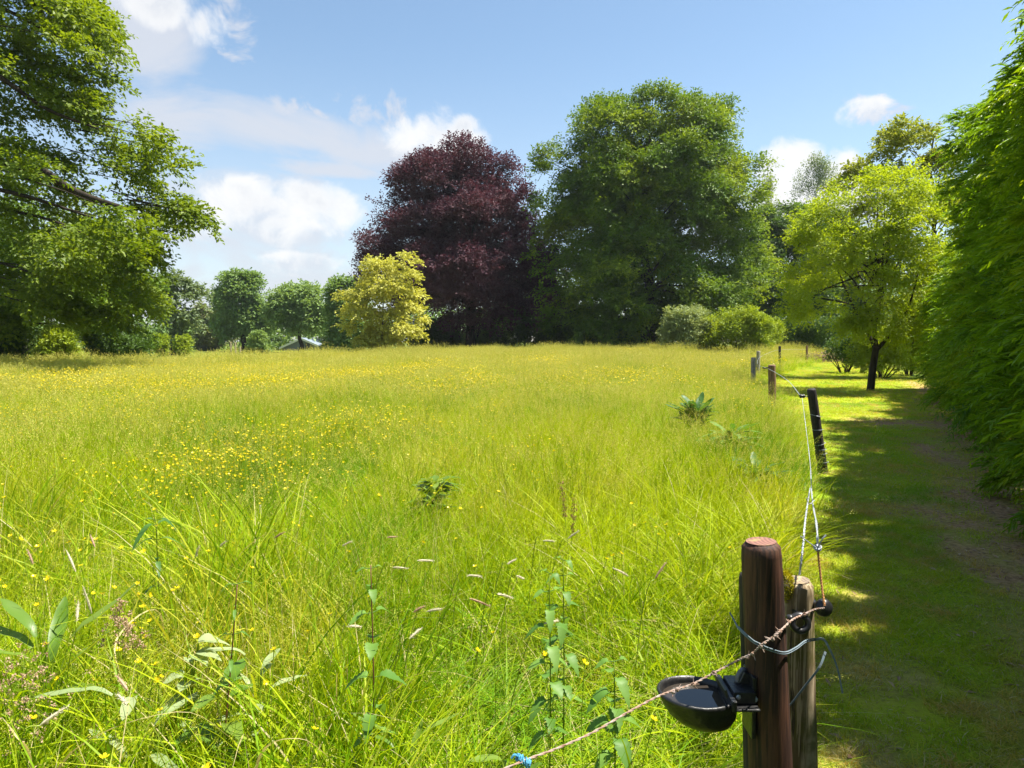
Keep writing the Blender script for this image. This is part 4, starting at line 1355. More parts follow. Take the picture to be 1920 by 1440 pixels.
far_landscape()
gable_house()
big_trees()
left_trees()
hedge('tall_hedge', 'tall dense green hedge of drooping leafy sprays along the right of the path', -11, 9.6, 6.0, 101, 14.0, s_near=-1.5)
hedge('lower_hedge', 'lower lighter stretch of hedge at the far end beyond the tall hedge', 9.6, 20.8, 4.4, 102, 7.5)


# ------------------------------------------------------------------ fence
def post_mesh(mb, base, top, r0, r1, sides=20, seed=0, wobble=.03, chamfer=.5, rings=14):
    b, t = np.array(base, float), np.array(top, float)
    ax = (t - b) / np.linalg.norm(t - b)
    L = np.linalg.norm(t - b)
    r_ = np.random.default_rng(seed)
    ts = np.concatenate([np.linspace(0, 1 - .03 / L, rings), [1 - .012 / L, 1.0]])
    rad = r0 + (r1 - r0) * ts
    rad = rad * (1 + .012 * r_.normal(0, 1, len(ts)))
    rad[-2] = r1 * .975; rad[-1] = r1 * (1 - .12 * chamfer * 2)
    pts = b[None] + ax[None] * (L * ts)[:, None]
    bow = np.sin(ts * np.pi)[:, None] * np.array([r_.normal(0, .006), r_.normal(0, .006), 0])
    mb.tube(pts + bow, rad, sides, wobble=wobble, seed=seed)
    return rad[-1]


def fence():
    wood = dict(
        front=post_mat('stained_post', (0.034, 0.013, 0.007), (0.080, 0.032, 0.016), (0.015, 0.007, 0.005), rough=.72),
        second=post_mat('mossy_post', (0.19, 0.135, 0.075), (0.44, 0.35, 0.23), (0.14, 0.10, 0.04), moss=.75, rough=.8),
        black=post_mat('black_post', (0.018, 0.013, 0.011), (0.040, 0.030, 0.026), (0.012, 0.010, 0.009), rough=.7),
        brown=post_mat('brown_post', (0.15, 0.080, 0.045), (0.26, 0.16, 0.10), (0.12, 0.065, 0.038), rough=.8),
        grey=post_mat('grey_post', (0.24, 0.20, 0.17), (0.36, 0.32, 0.28), (0.17, 0.14, 0.12), rough=.85))
    # --- front pair
    D = 1.60
    top = P(1427, 1016, D); low = P(1442, 1440, D)
    d = (top - low).normalized()
    base = low - d * ((low.z + .12) / d.z)
    root = thing('fence_post', 'dark red brown round fence post nearest the camera holding the drinking bowl', 'fence post', (base.x, base.y, 0), 'fence posts along the meadow')
    o = root.location
    mb = MB()
    r1 = post_mesh(mb, base - o, top - o, .058, .0455, 28, 3, .02, 1.0, 20)
    mb.build('post', wood['front'], root, smooth=True)
    eg = MB()
    a = np.linspace(0, 6.283, 28, endpoint=False)
    X = np.array(d.orthogonal().normalized()); Yv = np.cross(np.array(d), X)
    eg.add(np.vstack([[(top - o) + d * .0035]] + [(np.array(top - o) + np.array(d) * (.002) + (np.cos(q) * X + np.sin(q) * Yv) * r1 * 1.0) for q in a]),
           np.array([[0, i + 1, (i + 1) % 28 + 1] for i in range(28)]))
    e = eg.build('end_grain', endgrain_mat('pink_end_grain', (0.25, 0.115, 0.085), (0.12, 0.055, 0.04), (0.30, 0.21, 0.09)), root, smooth=True)
    # second post behind
    D2 = 1.735
    top2 = P(1494, 1088, D2); low2 = P(1506, 1440, D2)
    d2 = (top2 - low2).normalized()
    base2 = low2 - d2 * ((low2.z + .12) / d2.z)
    root2 = thing('fence_post', 'weathered mossy fence post pressed behind the nearest dark red post', 'fence post', (base2.x, base2.y, 0), 'fence posts along the meadow')
    o2 = root2.location
    mb = MB()
    r2 = post_mesh(mb, base2 - o2, top2 - o2, .053, .041, 26, 8, .045, .9, 20)
    mb.build('post', wood['second'], root2, smooth=True)
    eg = MB()
    X = np.array(d2.orthogonal().normalized()); Yv = np.cross(np.array(d2), X)
    eg.add(np.vstack([[(top2 - o2) + d2 * .004]] + [(np.array(top2 - o2) + np.array(d2) * .002 + (np.cos(q) * X + np.sin(q) * Yv) * r2 * .98) for q in a]),
           np.array([[0, i + 1, (i + 1) % 28 + 1] for i in range(28)]))
    eg.build('end_grain', endgrain_mat('grey_end_grain', (0.24, 0.18, 0.12), (0.11, 0.08, 0.055), (0.36, 0.27, 0.14)), root2, smooth=True)
    # moss cushion on its left shoulder
    r = np.random.default_rng(5)
    mo = MB()
    n = 1500
    c = np.array(P(1474, 1098, D2 - .015))
    u = unit(r.normal(0, 1, (n, 3)))
    ps = c + u * np.array([.016, .02, .038]) * r.uniform(.7, 1.05, n)[:, None] - np.array(o2)
    v, f = diamonds(ps, u + r.normal(0, .4, (n, 3)), r.normal(0, 1, (n, 3)), .007, .003)
    mo.add(v, f, 0, np.repeat(r.uniform(0, 1, n), 4))
    mo.build('moss', leaf_mat('moss', (0.30, 0.30, 0.010), (0.50, 0.44, 0.014), trans=.3), root2)
    # dark split batten behind the left side of the front post
    D3 = 1.67
    bt = MB()
    tp, lw = P(1397, 1075, D3), P(1408, 1440, D3)
    dd = (tp - lw).normalized(); bs = lw - dd * ((lw.z + .1) / dd.z)
    root3 = thing('timber_stake', 'thin dark split stake showing at the left edge of the nearest post', 'stake', (bs.x, bs.y, 0))
    post_mesh(bt, bs - root3.location, tp - root3.location, .022, .015, 10, 4, .12, 1.0, 10)
    bt.build('stake', wood['black'], root3, smooth=True)
    # --- other posts
    specs = [
        ('black', (1546, 888), (1521, 729), .062, .055, 'leaning black fence post with pale wire wraps beside the shaded lawn'),
        ('brown', (1447, 776), (1447, 684), .085, .080, 'thick warm brown fence post in the grass between black and grey posts'),
        ('grey', (1412, 732), (1413, 670), .085, .080, 'pale grey fence post, left one of the close grey pair'),
        ('grey', (1421, 712), (1422, 658), .085, .078, 'grey fence post, thinner right one of the close pair, farther off'),
        ('black', (1462, 695), (1462, 649), .075, .072, 'slim straight black fence post on the bright lawn end'),
        ('brown', (1512, 683), (1513, 648), .080, .070, 'thin faded pinkish post, farthest along the bright lawn'),
    ]
    roots = []
    for k, (mt, b, t, r0, r1, lab) in enumerate(specs):
        g = GP(*b)
        tp = P(t[0], t[1], g.y)
        rt = thing('fence_post', lab, 'fence post', g, 'fence posts along the meadow')
        mb = MB()
        rr = post_mesh(mb, Vector((0, 0, -.12)), tp - g, r0, r1, 16, 20 + k, .05, .8)
        mb.build('post', wood[mt], rt, smooth=True)
        roots.append((rt, g, tp))
    # wire wraps on the leaning post
    rt, g, tp = roots[0]
    ax = np.array(tp - g); L = np.linalg.norm(ax); ax = ax / L
    X = unit(np.cross(ax, [0, 1, 0])); Yv = np.cross(ax, X)
    for py, sl in ((779, .45), (805, .12), (832, -.15), (842, .1), (850, .05), (866, .1)):
        t = (888 - py) / (888 - 729)
        cc = ax * L * t
        rad = (.062 + (.055 - .062) * t) * 1.07
        a = np.linspace(0, 6.283, 25)
        pts = [cc + rad * (np.cos(q) * X + np.sin(q) * Yv) + ax * rad * sl * np.cos(q) for q in a]
        wp = MB()
        wp.tube(pts, .0032, 5, cap=False)
        wp.build('wire_wrap', M['galv'], rt)
    ins = MB()
    ip = P(1504, 743, g.y - .05) - g
    ins.tube([Vector(ax * L * .90), ip + Vector((.02, 0, 0))], .006, 6)
    ins.tube([ip + Vector((-.03, 0, 0)), ip + Vector((-.022, 0, 0)), ip + Vector((-.01, 0, 0)), ip + Vector((.01, 0, 0)), ip + Vector((.022, 0, 0)), ip + Vector((.03, 0, 0))],
             [.018, .026, .020, .020, .026, .018], 12)
    ins.build('insulator', M['black'], rt, smooth=True)
    rt2, g2, tp2 = roots[1]
    ins = MB()
    q = P(1440, 690, g2.y - .06) - g2
    ins.tube([q + Vector((.03, .06, 0)), q + Vector((-.12, 0, .0))], .016, 8)
    ins.build('insulator', M['black'], rt2, smooth=True)

    # --- insulators of the mossy post
    r0 = MB()
    c = P(1500, 1168, 1.655); o_ = root2.location
    # ring facing the camera, tilted
    n1, n2 = 26, 12
    vs = []
    nrm = Vector((-.10, -1, .25)).normalized()
    X = nrm.orthogonal().normalized(); Yv = nrm.cross(X)
    for i in range(n1):
        a_ = 6.28319 * i / n1
        for j in range(n2):
            b_ = 6.28319 * j / n2
            vs.append(c - o_ + (X * math.cos(a_) + Yv * math.sin(a_)) * (.0185 + .0085 * math.cos(b_)) + nrm * .0095 * math.sin(b_))
    fs = [[i * n2 + j, ((i + 1) % n1) * n2 + j, ((i + 1) % n1) * n2 + (j + 1) % n2, i * n2 + (j + 1) % n2] for i in range(n1) for j in range(n2)]
    r0.add(vs, np.array(fs))
    r0.tube([c - o_ + Vector((.012, .004, .012)), c - o_ + Vector((0, .06, 0.012))], .004, 8)
    r0.tube([c - o_ + Vector((-.022, -.004, .012)), c - o_ + Vector((-.034, -.006, .016))], [.011, .008], 10)
    r0.build('ring_insulator', M['black'], root2, smooth=True)
    k0 = MB()
    s, e2 = P(1514, 1128, 1.735) - o_, P(1552, 1142, 1.66) - o_
    ts = [0, .08, .18, .30, .38, .50, .62, .70, .80, .92, 1.0]
    rs = [.006, .011, .013, .012, .007, .008, .013, .0205, .023, .020, .009]
    k0.tube([s + (e2 - s) * t for t in ts], rs, 16)
    k0.build('knob_insulator', M['black'], root2, smooth=True)

    # --- wires
    def strand(mb, pts, rad, n, turns, amp, sides=6, ph=0.0):
        """two twisted strands along a smooth path"""
        c = sm(pts, n)
        tan = unit(np.gradient(c, axis=0))
        u = unit(np.cross(tan, np.array([.1, .3, 1.0]))); w = np.cross(tan, u)
        for k in (0, math.pi):
            a_ = np.linspace(0, 6.283 * turns, len(c)) + k + ph
            mb.tube(c + amp * (np.cos(a_)[:, None] * u + np.sin(a_)[:, None] * w), rad, sides, cap=True)
    knot = P(1533, 1028, 1.70)
    fw = thing('fence_wire', 'galvanised double wire running from the knot above the front posts to the black leaning post', 'wire', (knot.x, knot.y, 0))
    o = np.array(fw.location)
    gw = roots[0][1]
    up = P(1504, 746, gw.y - .05)
    mb = MB()
    strand(mb, [np.array(knot) - o, np.array(P(1531, 985, 1.82)) - o, np.array(P(1522, 925, 2.9)) - o, np.array(P(1517, 850, 5.2)) - o, np.array(up) - o], .0018, 90, 40, .0018)
    mb.build('strand', M['galv'], fw)
    mb = MB()
    strand(mb, [np.array(P(1499, 1078, 1.735)) - o, np.array(P(1505, 1030, 1.75)) - o, np.array(P(1511, 968, 1.95)) - o, np.array(P(1519, 915, 3.0)) - o], .0017, 60, 20, .0016)
    mb.tube(sm([np.array(P(1511, 934, 2.0)) - o, np.array(P(1518, 945, 2.1)) - o, np.array(P(1527, 938, 2.2)) - o], 8), .0014, 5)
    mb.build('strand', M['galv'], fw)
    kb = MB()
    kc = np.array(knot) - o
    r = np.random.default_rng(6)
    for k in range(9):
        a_ = np.linspace(0, 6.283, 14)
        nrm = unit(r.normal(0, 1, 3)); u = unit(np.cross(nrm, [.3, 1, .2])); w = np.cross(nrm, u)
        cc = kc + r.normal(0, .002, 3)
        kb.tube([cc + .0068 * (np.cos(q) * u + np.sin(q) * w) for q in a_], .0014, 5, cap=False)
    kb.tube(sm([kc, np.array(P(1518, 1018, 1.69)) - o, np.array(P(1501, 1005, 1.68)) - o], 8), .0013, 5)
    kb.tube(sm([kc, np.array(P(1541, 1012, 1.69)) - o, np.array(P(1549, 1003, 1.69)) - o], 8), .0019, 5)
    kb.build('knot', M['galv'], fw)
    # far span
    mb = MB()
    g2 = roots[1]
    far = [np.array(up) - o, np.array(P(1475, 712, 11.5)) - o, np.array(P(1440, 691, g2[1].y - .1)) - o, np.array(P(1420, 682, 24)) - o, np.array(P(1428, 668, 30)) - o, np.array(P(1462, 656, roots[4][1].y)) - o, np.array(P(1512, 655, roots[5][1].y)) - o]
    mb.tube(sm(far, 60), .004, 5)
    mb.build('far_span', M['galv'], fw)
    # rusty barbed wire: knot -> knob -> ring -> across the front post -> over the bowl -> down left
    rw = thing('rusty_barbed_wire', 'rusty twisted barbed wire crossing the nearest post and the drinking bowl', 'wire', (knot.x, knot.y, 0))
    o = np.array(rw.location)
    mb = MB()
    strand(mb, [np.array(q) - o for q in (knot, P(1537, 1065, 1.695), P(1541, 1100, 1.68), P(1546, 1136, 1.655))], .0022, 40, 10, .0012)
    mb.build('hanging_strand', plain('orange_rust', (0.42, 0.22, 0.07), .85, .1, .3, scale=90, c2=(0.30, 0.13, 0.06)), rw)
    mb = MB()
    path = [P(1546, 1140, 1.65), P(1527, 1143, 1.655), P(1505, 1153, 1.64), P(1486, 1162, 1.59), P(1466, 1180, 1.535), P(1448, 1196, 1.522), P(1428, 1208, 1.520), P(1412, 1224, 1.525), P(1392, 1234, 1.535),
            P(1370, 1245, 1.545), P(1338, 1262, 1.53), P(1300, 1282, 1.515), P(1268, 1293, 1.50), P(1235, 1305, 1.48), P(1180, 1334, 1.43), P(1110, 1374, 1.38), P(1040, 1405, 1.33), P(950, 1440, 1.26), P(700, 1560, 1.12), P(200, 1750, 1.0)]
    strand(mb, [np.array(q) - o for q in path], .0016, 220, 40, .0011)
    mb.build('strand', M['rust'], rw)
    r = np.random.default_rng(9)
    for px, py, D_ in ((1508, 1152, 1.632), (1478, 1166, 1.57), (1462, 1184, 1.532), (1455, 1192, 1.526), (1448, 1198, 1.522), (1434, 1206, 1.520), (1428, 1212, 1.520), (1412, 1226, 1.525), (1402, 1232, 1.530), (1338, 1262, 1.525), (1300, 1283, 1.51), (1270, 1293, 1.498), (1262, 1297, 1.496)):
        c = np.array(P(px, py, D_)) - o
        bb = MB()
        for k in range(4):
            a_ = np.linspace(0, 6.283, 9)
            u = unit(r.normal(0, 1, 3)); w = unit(np.cross(u, r.normal(0, 1, 3)))
            bb.tube([c + .0042 * (np.cos(q) * u + np.sin(q) * w) for q in a_], .0012, 5, cap=False)
        for k in range(3):
            e = unit(r.normal(0, 1, 3) * np.array([1, .5, 1])) * r.uniform(.010, .018)
            bb.tube([c - e * .3, c + e], [.0015, .0006], 5)
        bb.build('barb', M['rust'], rw)
    # blue grey twine round both posts with loose tails
    tw = thing('baler_twine', 'blue grey twine tied round both front posts with loose hanging ends', 'twine', (base.x, base.y, 0))
    o = np.array(tw.location)
    mb = MB()
    for kk, off in enumerate((0, .0045)):
        mb.tube(sm([np.array(q) - o + np.array([0, -.001, off]) for q in (P(1384, 1178, 1.60), P(1396, 1190, 1.555), P(1412, 1204, 1.543), P(1424, 1210, 1.538), P(1440, 1218, 1.538), P(1470, 1226, 1.548), P(1492, 1217, 1.60), P(1510, 1204, 1.645), P(1528, 1200, 1.68))], 60), .0018, 6)
    mb.tube(sm([np.array(q) - o for q in (P(1384, 1178, 1.60), P(1376, 1162, 1.62), P(1368, 1148, 1.63))], 10), .0022, 6)
    mb.build('loop', M['twine'], tw)

    def ribbon(mb, pts, w, n=24):
        c = sm(pts, n); tan = unit(np.gradient(c, axis=0)); s = unit(np.cross(tan, np.array([.2, 1, .1])))
        ww = w * np.linspace(1, .55, len(c))[:, None]
        v = np.stack([c - s * ww, c + s * ww, c + s * ww + [0, .0012, 0], c - s * ww + [0, .0012, 0]], 1).reshape(-1, 3)
        m_ = len(c); fs = []
        for i in range(m_ - 1):
            for j in range(4):
                fs.append([i * 4 + j, i * 4 + (j + 1) % 4, i * 4 + 4 + (j + 1) % 4, i * 4 + 4 + j])
        mb.add(v, np.array(fs))
    mb = MB()
    ribbon(mb, [np.array(q) - o for q in (P(1526, 1200, 1.68), P(1544, 1199, 1.67), P(1556, 1218, 1.66), P(1570, 1252, 1.655), P(1580, 1300, 1.65))], .0032)
    mb.build('tail', M['twine'], tw)
    mb = MB()
    ribbon(mb, [np.array(q) - o for q in (P(1548, 1222, 1.665), P(1536, 1252, 1.65), P(1510, 1286, 1.655), P(1490, 1312, 1.66), P(1474, 1332, 1.665))], .0030)
    mb.build('tail', M['twine'], tw)
    # blue knot on the low wire
    kc = P(982, 1424, 1.285)
    kr = thing('blue_rope_knot', 'small bright blue rope knot tied on the rusty wire at the bottom edge', 'rope', kc)
    mb = MB()
    r = np.random.default_rng(14)
    for k in range(7):
        a_ = np.linspace(0, 6.283, 12)
        c = np.array([-.012 + .004 * k, 0, .004 - .0022 * k])
        u = unit(np.array([.2, 0, 1.0]) + r.normal(0, .2, 3)); w = unit(np.cross(u, [1, 0, .3] + r.normal(0, .15, 3)))
        mb.tube([c + (.006 + .001 * (k % 3)) * (np.cos(q) * u + np.sin(q) * w) for q in a_], .0020, 6, cap=False)
    mb.build('wrap', M['blue'], kr)
    mb = MB()
    mb.tube(sm([(-.008, 0, .004), (-.018, -.004, .012), (-.024, -.006, .006)], 8), .0022, 6)
    mb.tube(sm([(.004, 0, -.002), (.006, -.006, -.016), (.002, -.008, -.03)], 8), .0024, 6)
    mb.build('tail', M['blue'], kr)

    # --- drinking bowl
    bc = P(1308, 1296, 1.585)                     # rim centre
    dr = thing('drinking_bowl', 'black livestock drinking bowl full of water fixed to the nearest post', 'drinking bowl', bc)
    # bowl: teardrop plan, round at the left, towards the post at +x
    def ring(k, s=1.0, z=0.0, dx=0.0):
        out = []
        for i in range(40):
            q = 6.28319 * i / 40
            x = math.cos(q) * .094; y = math.sin(q) * .078
            if x > 0: y *= 1 - .10 * (x / .094)
            out.append((x * s + dx, y * s, z))
        return out
    prof = [(1.0, .000, 0), (1.03, -.004, 0), (1.0, -.012, .001), (.95, -.030, .006), (.86, -.052, .013), (.70, -.069, .020), (.46, -.078, .024), (.0, -.080, .024)]
    tilt = Matrix.Rotation(math.radians(3), 3, 'Y')
    mb = MB()
    vs = []
    for s, z, dx in prof[:-1]:
        vs += ring(0, s, z, dx)
    inner = [(.955, .0005, 0), (.925, -.012, 0), (.90, -.03, .004), (.78, -.05, .010), (.3, -.066, .016)]
    iv = []
    for s, z, dx in inner:
        iv += ring(0, s, z, dx)
    allv = [tilt @ Vector(q) for q in vs + iv]
    fs = []
    k = len(prof) - 1
    for i in range(k - 1):
        for j in range(40):
            fs.append([i * 40 + j, (i + 1) * 40 + j, (i + 1) * 40 + (j + 1) % 40, i * 40 + (j + 1) % 40])
    b0 = k * 40
    for i in range(len(inner) - 1):
        for j in range(40):
            fs.append([b0 + i * 40 + j, b0 + i * 40 + (j + 1) % 40, b0 + (i + 1) * 40 + (j + 1) % 40, b0 + (i + 1) * 40 + j])
    for j in range(40):
        fs.append([j, (j + 1) % 40, b0 + (j + 1) % 40, b0 + j])
    mb.add(allv, np.array(fs))
    mb.add([allv[(k - 1) * 40 + j] for j in range(40)], np.array([list(range(40))]))
    mb.add([allv[b0 + (len(inner) - 1) * 40 + j] for j in range(40)], np.array([list(range(40))]))
    bowl = mb.build('bowl', M['iron'], dr, smooth=True)
    # water
    wm, g = mat('still_water')
    p = g.n('ShaderNodeBsdfPrincipled')
    p.inputs['Base Color'].default_value = (0.035, 0.028, 0.022, 1)
    p.inputs['Roughness'].default_value = 0.02
    p.inputs['IOR'].default_value = 1.33
    p.inputs['Specular IOR Level'].default_value = 0.9
    tc = g.n('ShaderNodeTexCoord')
    nz = g.noise(tc.outputs['Object'], 18, 2, .4)
    bp = g.n('ShaderNodeBump'); bp.inputs['Strength'].default_value = .06; bp.inputs['Distance'].default_value = .003
    g.l(nz.outputs[0], bp.inputs['Height']); g.l(bp.outputs[0], p.inputs['Normal'])
    ou = g.n('ShaderNodeOutputMaterial'); g.l(p.outputs[0], ou.inputs[0])
    mb = MB()
    mb.add([Vector((q[0], q[1], 0)) for q in ring(0, .918, 0, 0.001)], np.array([list(range(40))]))
    wt = mb.build('water', wm, dr)
    wt.location = (0, 0, -.016)
    # valve tongue across the post side, and bracket to the post
    mb = MB()
    bm = bmesh.new()

    def box(cx, cy, cz, sx, sy, sz, rot=None, bev=.003):
        m4 = Matrix.Translation((cx, cy, cz)) @ (rot.to_4x4() if rot else Matrix.Identity(4)) @ Matrix.Diagonal((sx, sy, sz, 1))
        r_ = bmesh.ops.create_cube(bm, size=1.0, matrix=m4)
        es = list({e for v in r_['verts'] for e in v.link_edges})
        bmesh.ops.bevel(bm, geom=es, offset=bev, segments=2, affect='EDGES', profile=.6)
    box(.068, 0, -.004, .012, .132, .026)                       # dividing wall in the bowl
    box(.100, .004, .002, .052, .085, .030)                     # valve housing
    box(.100, -.030, -.016, .060, .060, .006)                   # shelf plate
    me = bpy.data.meshes.new('valve_housing'); bm.to_mesh(me); bm.free()
    me.materials.append(M['iron'])
    obj('valve_housing', me, dr)
    bm = bmesh.new()
    box(.062, .02, .004, .006, .10, .03, Matrix.Rotation(math.radians(-18), 3, 'Y'), .002)
    me = bpy.data.meshes.new('tongue'); bm.to_mesh(me); bm.free()
    me.materials.append(plain('olive_tongue', (0.075, 0.070, 0.022), .5, scale=30, c2=(0.05, 0.05, 0.02)))
    obj('tongue', me, dr)
    bm = bmesh.new()
    box(.128, .01, -.03, .010, .07, .15)
    box(.118, .012, .028, .030, .03, .03, Matrix.Rotation(math.radians(25), 3, 'Y'))
    me = bpy.data.meshes.new('bracket'); bm.to_mesh(me); bm.free()
    me.materials.append(M['iron'])
    br = obj('bracket', me, dr)
    for (x, y, z) in ((.085, -.036, .006), (.126, -.033, -.002)):
        b_ = MB()
        b_.tube([(x, y + .006, z), (x, y - .004, z)], [.006, .0055], 10)
        b_.build('bolt', M['galv'], br, smooth=True)
    pp = MB()
    pp.tube(sm([(.098, .01, .016), (.102, .012, .034), (.112, .014, .045), (.122, .02, .04)], 12), [.007] * 13, 10)
    pp.build('inlet', plain('grey_fitting', (0.16, 0.16, 0.17), .4, .3, scale=50), dr, smooth=True)


fence()


# ------------------------------------------------------------------ small posts far off
def far_stakes():
    w = plain('pale_stake_wood', (0.42, 0.34, 0.22), .8, scale=12, stretch=(1, 1, .2))
    for px, py0, lab in ((432, 641, 'pale wooden stake, leftmost of the three far stakes'), (441, 642, 'pale wooden stake, middle of the three far stakes'), (450, 650, 'short pale wooden stake, right one of the three far stakes')):
        D = 64
        q = P(px, 640, D)
        mb = MB()
        zt = P(px, py0, D).z
        post_mesh(mb, Vector((0, 0, -.1)), Vector((0, 0, zt)), .075, .07, 10, px, .05)
        o = mb.build('wooden_stake', w, None, True, (q.x, D, 0))
        tag(o, lab, 'stake', 'pale stakes far left')
    q = P(713, 640, 52)
    mb = MB(); post_mesh(mb, Vector((0, 0, -.1)), Vector((0, 0, P(713, 648, 52).z - ground_z(q.x, 52))), .06, .055, 10, 5, .05)
    o = mb.build('wooden_stake', w, None, True, (q.x, 52, float(ground_z(q.x, 52))))
    tag(o, 'single pale stake in front of the golden maple', 'stake')


far_stakes()


def brush_heap():
    r = np.random.default_rng(120)
    c = P(1540, 640, 47)
    root = thing('brushwood_heap', 'low heap of brown cut brushwood at the end of the bright lawn', 'brushwood heap', (c.x, 47, float(ground_z(c.x, 47))))
    mb = MB()
    for k in range(900):
        x = r.uniform(-2.9, 2.6)
        hh = .62 * (1 - (x / 3.2) ** 2) + .08 * math.sin(x * 5)
        p = np.array([x, r.normal(0, .45), r.uniform(0, 1) * hh])
        d = unit(np.array([r.normal(0, 1), r.normal(0, .6), r.normal(0, .45)])) * r.uniform(.15, .5)
        p2 = p + d
        p[2], p2[2] = max(p[2], .01), max(p2[2], .02)
        mb.tube([p, (p + p2) / 2 + r.normal(0, .03, 3), p2], [.012, .010, .005], 4, v=r.uniform(0, 1))
    mb.build('branches', plain('dead_wood', (0.24, 0.15, 0.10), .9, scale=3, c2=(0.14, 0.085, 0.06)), root)
    n = 1500
    x = r.uniform(-3, 2.8, n)
    z = r.uniform(0, 1, n) * (.6 * (1 - (x / 3.3) ** 2) + .08)
    v, f = diamonds(np.stack([x, r.normal(0, .5, n), z + .02], 1), r.normal(0, 1, (n, 3)), r.normal(0, 1, (n, 3)), .12, .05)
    obj('dead_leaves', mesh('dead_leaves', v, [f], [leaf_mat('dead_leaf_pink', (0.20, 0.12, 0.08), (0.34, 0.23, 0.16), trans=.2, tint=(1, .9, .8))], {'v': np.repeat(r.uniform(0, 1, n), 4)}), root)


brush_heap()


# ------------------------------------------------------------------ flowers and meadow plants
def flower_mesh(r, size, petals=5):
    mb = MB()
    for k in range(petals):
        a = 6.283 * k / petals + r.normal(0, .08)
        d = np.array([math.cos(a), math.sin(a), 0]); s = np.array([-d[1], d[0], 0])
        c = size
        pts = [np.zeros(3), d * c * .35 + np.array([0, 0, .10 * c]) + s * c * .22, d * c * .35 + np.array([0, 0, .10 * c]) - s * c * .22,
               d * c * .8 + np.array([0, 0, .34 * c]) + s * c * .36, d * c * .8 + np.array([0, 0, .34 * c]) - s * c * .36,
               d * c * 1.0 + np.array([0, 0, .5 * c])]
        mb.add(pts, [np.array([[0, 1, 2], [3, 5, 4]]), np.array([[1, 3, 4, 2]])], 0, r.uniform(0, 1))
    mb.tube([(0, 0, .0), (0, 0, .22 * size)], [.22 * size, .16 * size], 7, 1)
    faces, mi = [], []
    for (kk, m_), lst in mb.f.items():
        q = np.concatenate(lst); faces.append(q); mi.append(np.full(len(q), m_))
    return np.concatenate(mb.v), faces, np.concatenate(mi), np.concatenate(mb.at)


